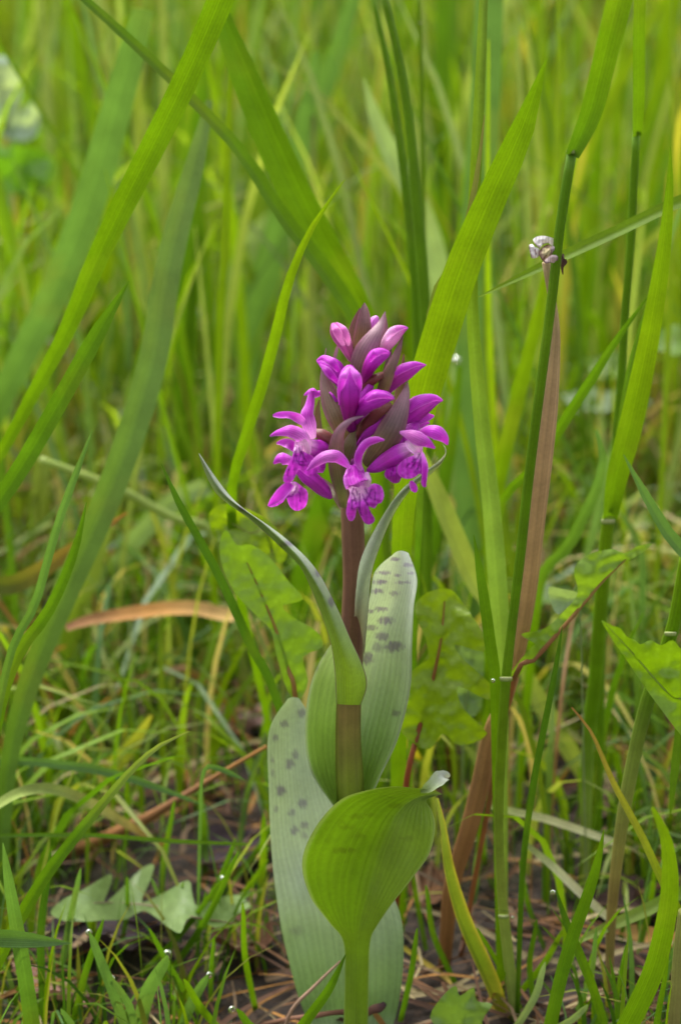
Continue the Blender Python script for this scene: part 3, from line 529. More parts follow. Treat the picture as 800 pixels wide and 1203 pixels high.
# ------------------------------------------------------------------ broad leaves traced as outlines
def inside(p, poly):
    c = False; j = len(poly) - 1
    for i in range(len(poly)):
        a, b = poly[i], poly[j]
        if (a[1] > p[1]) != (b[1] > p[1]) and p[0] < (b[0] - a[0]) * (p[1] - a[1]) / (b[1] - a[1]) + a[0]: c = not c
        j = i
    return c
def smooth_poly(pl, n=3):
    k = len(pl); out = []
    for i in range(k):
        p0, p1, p2, p3 = (Vector(pl[(i + d) % k]) for d in (-1, 0, 1, 2))
        for s in range(n):
            f = s / n
            q = 0.5 * ((2 * p1) + (p2 - p0) * f + (2 * p0 - 5 * p1 + 4 * p2 - p3) * f * f + (3 * p1 - p0 - 3 * p2 + p3) * f ** 3)
            out.append((q.x, q.y))
    return out
def leaf(label, outline, depth, tint, rib=None, ribtint=(.30, .10, .06), ribw=5, name='dandelion_leaf', cat='leaf', relief=.0025, step=4, petiole=None, spots=None, tint2=None, gz=.003, vsp=17):
    """depth(px,py) -> Y. rib: pixels of the midrib from tip to foot; petiole: (px, Y) where it enters the soil"""
    pl = smooth_poly(outline)
    xs = [p[0] for p in pl]; ys = [p[1] for p in pl]
    ins = []
    y = min(ys) + step / 2
    while y < max(ys):
        x = min(xs) + step / 2
        while x < max(xs):
            q = (x + random.uniform(-1.5, 1.5), y + random.uniform(-1.5, 1.5))
            if inside(q, pl) and min((q[0] - p[0]) ** 2 + (q[1] - p[1]) ** 2 for p in pl) > (step * .45) ** 2: ins.append(q)
            x += step
        y += step
    vs = [Vector(p) for p in pl] + [Vector(p) for p in ins]; k = len(pl)
    r = geometry.delaunay_2d_cdt(vs, [(i, (i + 1) % k) for i in range(k)], [list(range(k))], 1, 1e-4)
    b = MB(); sd = random.random() * 50
    def ribs(px, py):
        d, s_, L = 99, 0, 0
        for a, c in zip(rib or [], (rib or [])[1:]):
            ax, ay = a[0], a[1]; dx, dy = c[0] - ax, c[1] - ay; l_ = math.hypot(dx, dy)
            f = max(0, min(1, ((px - ax) * dx + (py - ay) * dy) / (dx * dx + dy * dy))); e = math.hypot(px - ax - f * dx, py - ay - f * dy)
            if e < d: d = e; s_ = L + f * l_ + (math.copysign(vsp * .25, (px - ax) * dy - (py - ay) * dx))
            L += l_
        return d, s_
    def ribd(px, py): return ribs(px, py)[0]
    def vein(px, py):
        d, s_ = ribs(px, py)
        return math.cos((s_ + d * .75 + 5 * noise.noise(Vector((px * .03, py * .03, sd)))) / vsp * math.tau) if d < 90 else 0
    def pos(px, py, lift=0):
        Y = depth(px, py) + relief * noise.noise(Vector((px * .035, py * .035, sd))) + relief * .4 * noise.noise(Vector((px * .1, py * .1, sd + 3)))
        Y += -.0028 * min(1, ribd(px, py) / 30) * (1 if rib else 0)      # blade rises from the sunken midrib
        Y += .00016 * max(0, vein(px, py)) ** 3
        p = P(px, py, Y)
        if p.z < .004 + gz - .003:
            p = G(px, py); p.z = .001 + gz + gz * noise.noise(Vector((px * .07, py * .07, sd)))
        return p + TOCAM * lift
    for v in r[0]:
        b.v.append(tuple(pos(v.x, v.y))); b.uv.append(((v.x - min(xs)) / 100, (v.y - min(ys)) / 100))
        f = 0.5 + .5 * noise.noise(Vector((v.x * .02, v.y * .02, sd + 9)))
        c_ = lerp3(tint, tint2, f) if tint2 else tint; b.t.append(lerp3(c_, tuple(k * 1.5 + .03 for k in c_), .30 * max(0, vein(v.x, v.y)) ** 9))
        s = 0
        if rib: s = max(0, .9 - ribd(v.x, v.y) / (ribw * .9)) * .0
        b.s.append(s)
    b.f = [tuple(f) for f in r[2]]
    o = b.build(name, M_BROAD); tag(o, label, cat)
    if rib:
        sp = [pos(x, y, .0001) for x, y in rib]; wd_ = [(.25 + .75 * i / (len(rib) - 1)) * ribw / 2 * mpp(p) for i, p in enumerate(sp)]
        if petiole:
            px, Y = petiole; g = P(px, ground_py(Y), Y); sp.append((sp[-1] + g) / 2); sp.append(g - Vector((0, 0, .004))); wd_ += [wd_[-1], wd_[-1]]
        m = MB(); tube(m, sp, wd_, [lerp3(tint, ribtint, .6), ribtint, ribtint], nl=24, ns=8, flat=.4); m.build('midrib', M_CULM, o)
    return o

# pale leaf lying on the litter, lower left (its pixels in a 2x crop)
pl = [(120, 542), (150, 513), (200, 488), (258, 454), (262, 475), (244, 524), (285, 488), (332, 442), (362, 432), (352, 472), (334, 520), (385, 498), (442, 468), (452, 500), (466, 530), (520, 508), (562, 504), (590, 530), (562, 545), (545, 566),
      (505, 580), (470, 556), (440, 560), (425, 592), (398, 580), (362, 552), (335, 540), (296, 560), (250, 562), (180, 566), (140, 560)]
leaf('pale grey-green lobed leaf lying over the dark soil left of the orchid', [(x / 2, 800 + y / 2) for x, y in pl], lambda x, y: G(x, y).y - .034 + .01 * math.sin(x * .05), (.11, .19, .05), rib=[(65, 1070), (110, 1061), (145, 1061), (185, 1065), (225, 1077), (262, 1083), (290, 1088)], ribtint=(.34, .24, .20), ribw=4, tint2=(.21, .30, .11), gz=.007)
# left leaf behind the orchid
leaf('glossy green dandelion leaf behind the orchid stem on the left', [(258, 640), (266, 622), (278, 640), (296, 640), (318, 656), (340, 684), (356, 704), (332, 712), (346, 726), (372, 742), (379, 760), (356, 772), (362, 800), (352, 822), (338, 812), (325, 770), (318, 740), (300, 722), (276, 696), (262, 668)],
     lambda x, y: .035 + (800 - y) * .00006 + (x - 300) * .0001, (.15, .275, .010), rib=[(290, 660), (308, 700), (325, 742), (338, 785), (347, 820)], ribtint=(.32, .16, .05), ribw=6, petiole=(360, .07), tint2=(.18, .31, .02), relief=.0015)
leaf('small yellow-green rounded leaf peeping out behind the glossy left leaf', [(246, 604), (262, 592), (290, 598), (316, 612), (338, 640), (330, 662), (300, 650), (268, 642), (250, 628)], lambda x, y: .08, (.16, .26, .006), rib=[(255, 605), (290, 625), (320, 648)], ribtint=(.25, .3, .06), ribw=4, petiole=(350, .09), tint2=(.2, .3, .01), relief=.004)
# right leaf behind the orchid
leaf('yellow-green dandelion leaf with red midrib behind the orchid on the right', [(487, 718), (496, 700), (514, 692), (530, 693), (542, 706), (556, 726), (567, 745), (568, 766), (534, 757), (546, 776), (580, 808), (572, 822), (538, 806), (544, 832), (572, 862), (540, 876), (520, 862), (505, 880), (484, 872), (468, 850), (474, 800), (503, 767)],
     lambda x, y: .035 + (870 - y) * .00005, (.15, .25, .004), rib=[(522, 706), (518, 750), (508, 800), (494, 850), (478, 915)], ribtint=(.30, .09, .04), ribw=7, petiole=(462, .07), tint2=(.20, .30, .006), relief=.0025)
leaf('curling dandelion leaf with brown stalk rising right of the dead stem', [(612, 745), (640, 738), (662, 718), (676, 702), (678, 690), (674, 668), (690, 652), (718, 645), (733, 650), (748, 642), (766, 639), (745, 655), (730, 662), (708, 682), (690, 705), (662, 738), (640, 760), (618, 784), (604, 800), (600, 790), (622, 762), (628, 756)],
     lambda x, y: .022 + (760 - y) * .00005, (.14, .25, .01), rib=[(735, 657), (708, 683), (688, 706), (655, 744), (628, 774), (603, 800)], ribtint=(.33, .15, .06), ribw=7, petiole=(540, .06), tint2=(.2, .32, .04), relief=.004)
leaf('pale folded underside of a leaf beside the curling dandelion leaf', [(644, 690), (660, 692), (678, 696), (684, 706), (668, 712), (656, 722), (648, 712)], lambda x, y: .05, (.22, .33, .16), tint2=(.26, .36, .2), rib=[(650, 700), (668, 704), (680, 702)], ribw=2, ribtint=(.25, .32, .15), petiole=(690, .08))
leaf('bright green toothed leaf reaching in from the right edge', [(706, 729), (718, 735), (728, 738), (736, 748), (746, 752), (752, 757), (764, 752), (776, 758), (790, 752), (802, 764), (830, 770), (840, 850), (815, 876), (798, 862), (778, 836), (756, 806), (736, 776), (718, 750)],
     lambda x, y: -.02 + (x - 700) * .00008, (.14, .26, .004), rib=[(712, 734), (745, 770), (785, 815), (830, 850)], ribtint=(.24, .36, .06), ribw=3, petiole=(880, .01), tint2=(.18, .32, .006))
leaf('pale leaf in the shade behind the right dandelion leaf', [(545, 745), (562, 752), (572, 790), (566, 830), (545, 846), (528, 826), (534, 790)], lambda x, y: .09, (.2, .3, .15), rib=[(556, 752), (552, 800), (545, 842)], ribw=3, ribtint=(.22, .3, .12), petiole=(540, .1), tint2=(.12, .22, .06))
leaf('whitish blue blurred herb leaf at the upper left edge', [(-20, 75), (5, 66), (22, 85), (26, 110), (22, 135), (40, 118), (48, 135), (42, 160), (20, 165), (-10, 150), (-30, 110)], lambda x, y: .45, (.42, .50, .46), rib=[(-5, 75), (5, 110), (12, 160)], ribw=4, ribtint=(.3, .4, .3), petiole=(20, .46), name='herb_leaf', tint2=(.3, .42, .33), relief=.01)
leaf('blurred bright herb leaf under the whitish leaf at the left edge', [(-20, 180), (20, 172), (55, 178), (66, 200), (50, 222), (15, 228), (-20, 215)], lambda x, y: .42 + (x) * .0004, (.16, .36, .02), rib=[(60, 195), (20, 200), (-15, 200)], ribw=4, ribtint=(.2, .35, .05), petiole=(-30, .42), name='herb_leaf', tint2=(.13, .3, .02), relief=.01)
leaf('small toothed green leaf on the soil right of the orchid foot', [(520, 1170), (535, 1158), (540, 1170), (556, 1160), (560, 1176), (578, 1180), (566, 1200), (570, 1230), (540, 1240), (522, 1215), (505, 1195)], lambda x, y: .0, (.14, .26, .04), rib=[(555, 1168), (545, 1195), (540, 1230)], ribw=3, ribtint=(.2, .3, .08), petiole=(535, .0), name='herb_leaf', tint2=(.2, .32, .06))
for k, (cx, cy, r, Y) in enumerate([(785, 400, 26, .3), (720, 430, 26, .4), (690, 470, 24, .38), (250, 560, 18, .4), (600, 690, 16, .25), (735, 470, 20, .42), (655, 700, 20, .2), (100, 400, 20, .6), (205, 350, 22, .7)]):
    o_ = [(cx + r * (1 + .22 * math.cos(5 * a + k)) * math.cos(a) * 1.3, cy + r * (1 + .2 * math.cos(5 * a + k)) * math.sin(a) * .6) for a in [i * math.tau / 18 for i in range(18)]]
    leaf(['green', 'bright green', 'pale'][k % 3] + ' blurred lobed herb leaf ' + ['at the right edge beside the pointed blade', 'behind the yellow-green stem', 'behind the brown stem and slim stalk', 'behind the glossy left leaf', 'low behind the tall leaf sheath', 'right of the yellow-green stem', 'behind the curling dandelion leaf', 'left of the long blue-green blade', 'left of the flower tip'][k], o_, lambda x, y, Y=Y, cy=cy: Y + (cy - y) * .0004, [BR, (.12, .22, .01), (.2, .29, .14)][k % 3], rib=[(cx - r, cy), (cx, cy + 2), (cx + r, cy)], ribw=3, ribtint=PALE, petiole=(cx + r, Y + .01), name='herb_leaf', step=8)['group'] = 'blurred herb leaves behind the stalks'

# ------------------------------------------------------------------ dead leaves, twig
def dead_leaf(label, px, py, L, wr, ang, tint, group=None):
    c = G(px, py); m = mpp(c); L *= m; a = math.radians(ang); d = Vector((math.cos(a), math.sin(a), 0)); b = MB()
    sp = [c + d * (f - .5) * L + Vector((0, 0, .004 + gh(c.x, c.y) + .007 * abs(f - .5) ** 1.3 * random.uniform(.6, 2.2))) for f in (0, .25, .5, .75, 1)]
    w = L * wr
    strip(b, sp, [w * .08, w * .8, w, w * .75, w * .04], tint, cup=.45, nl=16, nw=8, hint=Vector((0, 0, 1)), wave=.22, roll=random.uniform(-18, 18))
    o = b.build('dead_leaf', M_DEAD); tag(o, label, 'dead leaf', group)
    v = MB(); tube(v, [p + Vector((0, 0, .0005)) for p in sp], [.0003, .0004, .0005, .0005, .0006], lerp3(tint, (.3, .2, .12), .5), nl=10, ns=6); v.build('midrib', M_DEAD, o)
    return o
DK = (.040, .027, .034)
dead_leaf('large dark violet-brown rotting leaf under the pale lobed leaf', 130, 1120, 190, .62, 20, DK)
dead_leaf('dark violet rotting leaf on the soil beside the left orchid leaf', 270, 1015, 130, .6, 60, DK)
dead_leaf('dark rust-brown rotting leaf close left of the orchid foot', 285, 1110, 120, .6, 110, (.10, .045, .025))
dead_leaf('pinkish brown curled dead leaf at the lower left corner', 60, 1175, 130, .5, 140, (.30, .17, .13))
dead_leaf('pinkish grey dead leaf behind the left spotted orchid leaf', 280, 870, 130, .6, 10, (.30, .20, .19))
dead_leaf('pinkish violet dead leaf on the soil at the right', 715, 955, 120, .6, 70, (.26, .15, .15))
dead_leaf('rust-brown dead leaf right behind the brown stem foot', 630, 900, 100, .5, 30, (.28, .13, .06))
dead_leaf('dark brown dead leaf under the orange strip at the right', 760, 1075, 150, .5, 10, (.06, .035, .03))
dead_leaf('dark brown rotting leaf below the slanting green blade at right', 745, 1160, 140, .5, 160, (.05, .03, .022))
dead_leaf('brown dead leaf between the orchid and the yellow-striped blade', 500, 1060, 100, .5, 80, (.14, .07, .035))
for i in range(26):
    px = random.uniform(-20, 820); py = random.uniform(640, 960)
    if 300 < px < 520: px += 230 * random.choice((-1, 1))
    ti = random.randrange(5); near = min(ANCH, key=lambda q: (q[0] - px) ** 2 + (q[1] - py) ** 2)[2]
    dead_leaf('small ' + ['brown', 'dark brown', 'pinkish', 'blackish', 'ochre'][ti] + ' dead leaf in the litter ' + near, px, py, random.uniform(40, 85), random.uniform(.35, .6), random.uniform(0, 180), [(.25, .13, .06), (.14, .07, .04), (.3, .18, .13), (.07, .04, .035), (.34, .2, .08)][ti], 'small dead leaves behind the orchid')
def twig():
    b = MB(); p = [G(290, 1212) + Vector((0, 0, .001))] + [P(x, y, Y * .001) for x, y, Y in ((322, 1201, 12), (345, 1196, 3), (366, 1194, 2), (390, 1190, 3.5), (412, 1189, 4.5), (428, 1192, 4.5), (438, 1186, 4.5), (446, 1184, 4.5), (452, 1179, 4.5))]
    tube(b, p, [.0005, .0007, .0006, .0008, .0007, .0009, .0008, .0012, .0013, .0007], [(.20, .10, .06), (.27, .14, .09), (.20, .09, .06), (.24, .12, .09), (.06, .03, .04)], nl=40, ns=7)
    o = b.build('twig', M_DEAD); tag(o, 'reddish twig lying across the foot of the orchid', 'twig')
    c = MB(); p = [P(400, 1129, .0), P(370, 1158, -.004), P(340, 1192, -.006), P(326, ground_py(.0), .0)]
    tube(c, p, [.0003, .0005, .0006, .0006], [(.33, .22, .15), (.28, .17, .11)], nl=16, ns=6)
    tag(c.build('dry_stalk', M_DEAD), 'thin brown dry stalk leaning beside the orchid foot', 'dry stalk')
twig()
blade('sharp green blade in front of the left orchid leaf at its foot', [(406, 1121, 1), (398, 1138, 6), (384, 1165, 11), (354, 1206, 13), (335, 1240, 12)], -.03, -.02, [MID, BR], bx=330, roll=15)

# ------------------------------------------------------------------ dried flower on its brown scape
def dried_flower():
    pts = [(641, 308, 10), (645, 330, 9), (651, 375, 10), (652, 400, 12), (646, 460, 21), (639, 520, 25), (628, 620, 23), (619, 700, 22), (608, 765, 19), (596, 815, 18), (578, 857, 21), (562, 931, 23), (544, 997, 22), (530, 1042, 20)]
    pc = (.40, .28, .11)
    sp, w = traced(pts, .006, .05, 522); sp, w = lengthen(sp, w, 24)
    root = empty('dried_flower', sp[-1]); tag(root, 'dried white flower head on a long flattened brown dead stem', 'dried flower')
    b = MB(); tube(b, sp, [x / 2 for x in w], [(.42, .32, .16), (.50, .32, .16), (.48, .29, .12), (.42, .23, .09), (.30, .14, .05), (.24, .11, .035)], nl=60, ns=12, flat=.7); b.build('scape', M_SCAPE, root)
    def pp(name, pts, tint, cup=.5, roll=0):
        q = [P(600 + x / 8, 250 + y / 8, .004 + d * .001) for x, y, _, d in pts]; ws = [k / 8 * mpp(q[0]) for _, _, k, _ in pts]
        b = MB(); strip(b, q, ws, tint, cup=cup, nl=10, nw=6, roll=roll); b.build(name, M_DEAD, root)
    white = (.80, .76, .76); mv = (.42, .33, .34); DC = (600, 250, 8)
    kw = dict(mat=M_DEAD, bulge=1.2, wob=1.0, sw=1.4, step=1.2)
    flap(root, 'disc', DC, [(262, 385), (288, 330), (350, 298), (388, 335), (402, 385), (390, 440), (340, 468), (300, 455)], 3, [[(262, 385), (288, 330), (350, 298)], [(385, 330), (380, 385)], [(300, 440), (330, 400)], [(268, 400), (300, 455), (340, 468)]], [(335, 370, 60)], tint=(.40, .28, .24), palec=(.60, .52, .30), **kw)
    flap(root, 'petal', DC, [(208, 250), (240, 224), (300, 216), (372, 230), (407, 255), (404, 335), (382, 312), (350, 285), (300, 296), (272, 332), (238, 308), (215, 278)], 1.5, [[(215, 278), (238, 308), (272, 332)], [(382, 312), (404, 335)], [(300, 296), (350, 285)]], tint=white, **kw)
    flap(root, 'petal', DC, [(168, 312), (195, 293), (225, 320), (268, 345), (258, 412), (195, 426), (180, 380)], 1.5, [[(168, 312), (180, 380), (195, 426)], [(268, 345), (258, 412)], [(225, 350), (235, 390)]], tint=(.70, .66, .68), **kw)
    flap(root, 'petal', DC, [(310, 455), (340, 425), (390, 395), (447, 410), (432, 466), (370, 468), (325, 476)], .5, [[(310, 455), (325, 476), (370, 468)], [(432, 466), (447, 410)]], tint=(.52, .40, .40), **kw)
    flap(root, 'petal', DC, [(372, 350), (385, 310), (407, 300), (405, 370), (385, 390)], 1, [[(372, 350), (385, 390)]], tint=(.5, .4, .42), **kw)
    pp('shrivelled_petal', [(490, 385, 16, 3), (485, 440, 36, 2), (500, 460, 60, 2), (480, 510, 28, 2), (487, 580, 10, 3)], [(.06, .03, .03), (.08, .04, .03)], cup=.4)
    t = MB(); q = [P(600 + x / 8, 250 + y / 8, .0045) for x, y in ((330, 400), (400, 420), (470, 400), (492, 440))]; tube(t, q, [.0003, .0003, .0002, .0001], (.08, .05, .03), nl=8, ns=6); t.build('petal_thread', M_DEAD, root)

# ------------------------------------------------------------------ the orchid
BASEP = P(417, BASE_PY, 0.0)
orchid = empty('orchid', BASEP); tag(orchid, 'purple-flowered marsh orchid with spotted leaves and a dark stem', 'orchid')
def stem():
    pts = [(424, 395, 5), (422, 430, 12), (416, 500, 20), (413, 560, 25), (414, 610, 27), (416, 680, 27), (414, 740, 28), (411, 800, 29), (409, 860, 30), (411, 920, 33), (416, 1000, 32), (419, 1080, 28), (419, 1140, 27), (418, 1203, 29), (417, 1256, 30)]
    sp = [P(x, y, 0) for x, y, w in pts]; b = MB()
    pb = (.165, .08, .045); ob = (.19, .14, .035)
    tube(b, sp, [w / 2 * mpp(p) for (x, y, w), p in zip(pts, sp)], [(.13, .06, .05), (.13, .05, .045), pb, pb, pb, (.12, .055, .035), ob, (.15, .18, .02), (.14, .23, .012), (.14, .24, .01), (.14, .24, .01), (.14, .24, .01)], nl=70, ns=16)
    b.build('stem', M_STEM, orchid)
stem()
def loft(name, Lp, Mp, Rp, tint, nl=130, nw=56, spots=(), tintR=None, parent=orchid, mat=None, label=None, relief=.0006, tipn=None, edge=None, crease=0.0):
    """sheet through three pixel lines (left edge, middle, right edge), each (px, py, Y in mm), foot last"""
    def res(l): return crom([Vector(p) for p in l], nl)
    L, M, R = res(Lp), res(Mp), res(Rp); rows, uvs, tn, sp = [], [], [], []
    sd = random.random() * 40
    for i in range(nl + 1):
        row, ur, tr, sr = [], [], [], []
        for j in range(nw + 1):
            u = j / nw
            a, m, c = L[i], M[i], R[i]
            q = a * ((1 - u) * (1 - 2 * u)) + m * (4 * u * (1 - u)) + c * (u * (2 * u - 1))
            pw = a.lerp(m, u * 2) if u < .5 else m.lerp(c, u * 2 - 1); q = q.lerp(pw, crease)
            Y = q.z * .001 + relief * noise.noise(Vector((q.x * .04, q.y * .025, sd)))
            row.append(P(q.x, q.y, Y)); ur.append((u, i / nl))
            t = ramp(tint, i / nl); t2 = ramp(tintR, i / nl) if tintR else t
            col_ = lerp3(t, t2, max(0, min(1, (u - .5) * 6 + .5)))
            e = min(u, 1 - u)
            if edge and e < .035: col_ = lerp3(edge, col_, e / .035 * .6)
            tr.append(col_)
            s = 0
            for (x, y, rx, ry, k) in spots:
                d = ((q.x - x) / rx) ** 2 + ((q.y - y) / ry) ** 2
                if d < 2.2: s = max(s, .85 * k * max(0, min(1, (1.5 - d + 1.1 * noise.noise(Vector((q.x * .35, q.y * .22, 1)))) * 1.0)))
            sr.append(s)
        rows.append(row); uvs.append(ur); tn.append(tr); sp.append(sr)
    b = MB(); b.grid(rows, uvs, tn, sp); o = b.build(name, mat or M_ORCHID, parent)
    if label: o['label'] = label
    return o
def flap(parent, name, crop, outline, d0, strokes=(), pale=(), tint=(.53, .042, .57), bulge=3.0, tilt=(0, 0), mat=None, sw=1.3, palec=(.80, .52, .74), wob=1.2, step=1.5):
    """a soft lobed flap; crop = (x0, y0, scale) of the enlargement its outline was read from; d0, bulge in mm; strokes = dark vein marks; pale = (x, y, r)"""
    x0, y0, k = crop; t = lambda p: (x0 + p[0] / k, y0 + p[1] / k)
    pl = smooth_poly([t(p) for p in outline], 4); xs = [p[0] for p in pl]; ys = [p[1] for p in pl]
    cx, cy = sum(xs) / len(xs), sum(ys) / len(ys); R = max(max(xs) - min(xs), max(ys) - min(ys)) / 2
    ins = []; y = min(ys) + step / 2
    while y < max(ys):
        x = min(xs) + step / 2
        while x < max(xs):
            q = (x + random.uniform(-.2, .2), y + random.uniform(-.2, .2))
            if inside(q, pl) and min((q[0] - p[0]) ** 2 + (q[1] - p[1]) ** 2 for p in pl) > (step * .4) ** 2: ins.append(q)
            x += step
        y += step
    n_ = len(pl)
    r = geometry.delaunay_2d_cdt([Vector(p) for p in pl] + [Vector(p) for p in ins], [(i, (i + 1) % n_) for i in range(n_)], [list(range(n_))], 1, 1e-4)
    sk = [[t(p) for p in st] for st in strokes]; sd = random.random() * 30; b = MB()
    for v in r[0]:
        e = math.sqrt(min((v.x - p[0]) ** 2 + (v.y - p[1]) ** 2 for p in pl)); rr = math.hypot(v.x - cx, v.y - cy) / R
        d = d0 + bulge * rr * rr + tilt[0] * (v.x - cx) + tilt[1] * (v.y - cy) + wob * noise.noise(Vector((v.x * .11, v.y * .11, sd))) + .5 * wob * noise.noise(Vector((v.x * .3, v.y * .3, sd)))
        b.v.append(tuple(P(v.x, v.y, d * .001))); b.uv.append(((v.x - min(xs)) / (2 * R), (v.y - min(ys)) / (2 * R)))
        g = 0
        for (px, py, pr) in pale:
            q = t((px, py)); g = max(g, max(0, 1 - (math.hypot(v.x - q[0], v.y - q[1]) * k / pr) ** 2))
        c = lerp3(tint, palec, g); c = lerp3(c, (.66, .20, .70), .45 * max(0, 1 - e / 1.6)) if mat is None else c
        b.t.append(c); sv = 0
        for st in sk:
            for a, c2_ in zip(st, st[1:]):
                dx, dy = c2_[0] - a[0], c2_[1] - a[1]; f = max(0, min(1, ((v.x - a[0]) * dx + (v.y - a[1]) * dy) / (dx * dx + dy * dy + 1e-9)))
                sv = max(sv, 1 - math.hypot(v.x - a[0] - f * dx, v.y - a[1] - f * dy) / sw)
        b.s.append(max(0, min(1, sv * 1.8)))
    b.f = [tuple(f) for f in r[2]]
    return b.build(name, mat or M_PETAL, parent)
SIL = (.42, .50, .40); SIL2 = (.27, .38, .19); LG = (.19, .31, .06)
c2 = lambda x, y: (230 + x / 2.424, 520 + y / 2.424); c3 = lambda x, y: (290 + x / 2.963, 800 + y / 2.963)
# low broad leaf at the back
s1 = [(*c3(x, y), rx / 2.963, ry / 2.963, k) for x, y, rx, ry, k in [(130, 150, 16, 12, .8), (100, 200, 9, 16, .8), (150, 288, 18, 17, .8), (168, 258, 12, 16, .7), (120, 380, 17, 18, .9), (195, 425, 16, 15, .8), (157, 460, 13, 13, .7), (200, 500, 15, 12, .8), (165, 520, 15, 12, .8), (200, 536, 12, 9, .6), (172, 868, 26, 16, .4), (190, 112, 13, 16, .7), (90, 275, 7, 12, .7), (91, 320, 7, 9, .7), (102, 445, 8, 10, .6)]]
loft('leaf', [(338, 821, 22), (316, 860, 20), (316, 930, 18), (319, 1000, 15), (326, 1062, 12), (337, 1120, 10), (360, 1195, 7), (400, 1250, 0)],
     [(345, 819, 23), (346, 860, 25), (352, 930, 24), (366, 1000, 22), (394, 1062, 18), (404, 1120, 16), (411, 1195, 13), (416, 1252, 5)],
     [(352, 821, 22), (374, 860, 20), (392, 930, 20), (425, 1000, 18), (465, 1060, 14), (474, 1120, 10), (463, 1200, 8), (432, 1252, 0)],
     [SIL, SIL, SIL, SIL, SIL2, (.17, .29, .09), SIL], spots=s1, label='low silvery green spotted leaf behind the stem')
# upright leaf clasping the stem from behind
s2 = [(*c2(x, y), rx / 2.424, ry / 2.424, k) for x, y, rx, ry, k in [(566, 332, 13, 6, .9), (535, 370, 19, 5, .9), (574, 378, 9, 5, .8), (527, 397, 20, 6, 1), (516, 423, 19, 6, 1), (605, 348, 14, 6, .7), (592, 398, 22, 4, .8), (566, 430, 14, 6, .8), (528, 474, 17, 7, .9), (497, 480, 10, 6, .9), (541, 507, 22, 10, 1), (500, 527, 18, 9, .9), (530, 552, 20, 11, .9), (565, 580, 26, 15, 1), (519, 584, 16, 12, .6), (488, 615, 16, 18, 1), (570, 770, 11, 8, .8), (345, 640, 7, 10, .5), (366, 600, 6, 10, .5), (612, 372, 10, 4, .6)]]
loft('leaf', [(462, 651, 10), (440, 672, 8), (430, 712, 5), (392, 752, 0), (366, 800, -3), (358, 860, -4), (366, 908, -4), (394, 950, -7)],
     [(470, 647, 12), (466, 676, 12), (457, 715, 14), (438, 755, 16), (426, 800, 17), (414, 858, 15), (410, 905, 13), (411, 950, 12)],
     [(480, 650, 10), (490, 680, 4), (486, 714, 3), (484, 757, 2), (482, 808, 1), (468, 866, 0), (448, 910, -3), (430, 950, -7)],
     [(.56, .62, .56), (.54, .60, .52), (.48, .56, .45), (.40, .50, .32), (.26, .38, .13), (.21, .34, .07), LG, LG], tintR=[(.64, .69, .70), (.60, .66, .64), (.58, .65, .61), (.54, .62, .55), (.44, .54, .37), (.30, .43, .18), (.22, .35, .08), LG], spots=s2, edge=(.32, .38, .28), label='upright spotted leaf clasping the stem from behind')  # bluish-white sheen towards the top, stronger at right, put into the tints
# folded leaf in front
s3 = [(*c3(x, y), rx / 2.963, ry / 2.963, k) for x, y, rx, ry, k in [(340, 590, 46, 10, .55), (345, 510, 26, 8, .4), (380, 472, 24, 8, .4), (425, 466, 22, 7, .35), (385, 540, 26, 9, .35), (330, 492, 14, 6, .3), (520, 435, 34, 8, .4), (560, 548, 26, 8, .3), (280, 555, 12, 7, .2)]]
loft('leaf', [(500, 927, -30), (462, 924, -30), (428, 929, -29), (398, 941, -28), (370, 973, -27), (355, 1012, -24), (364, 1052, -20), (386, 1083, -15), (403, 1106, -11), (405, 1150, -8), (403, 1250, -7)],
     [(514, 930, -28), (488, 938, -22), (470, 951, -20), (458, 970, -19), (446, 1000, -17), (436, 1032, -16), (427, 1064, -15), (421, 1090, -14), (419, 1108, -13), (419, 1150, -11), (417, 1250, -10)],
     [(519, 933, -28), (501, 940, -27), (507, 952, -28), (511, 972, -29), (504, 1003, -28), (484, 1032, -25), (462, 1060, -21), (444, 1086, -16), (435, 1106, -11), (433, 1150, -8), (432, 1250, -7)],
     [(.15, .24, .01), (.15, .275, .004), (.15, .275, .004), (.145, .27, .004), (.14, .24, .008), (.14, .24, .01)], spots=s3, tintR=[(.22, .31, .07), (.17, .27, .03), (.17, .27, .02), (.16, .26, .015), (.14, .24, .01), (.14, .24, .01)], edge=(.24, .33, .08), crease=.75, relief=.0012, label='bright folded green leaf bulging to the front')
def leaf_tip():
    q = [P(x, y, d * .001) for x, y, d in ((494, 930, -29), (505, 925, -30), (514, 917, -29), (521, 912, -27), (526, 915, -25))]; b = MB()
    strip(b, q, [w * mpp(q[0]) for w in (4, 13, 17, 14, 4)], [(.20, .29, .05), (.30, .37, .20), (.38, .42, .36), (.40, .40, .44)], cup=.5, wave=.35, nl=20, nw=8, roll=20)
    b.build('leaf_tip', M_ORCHID, orchid)['label'] = 'withered silvery tip of the front leaf'
leaf_tip()
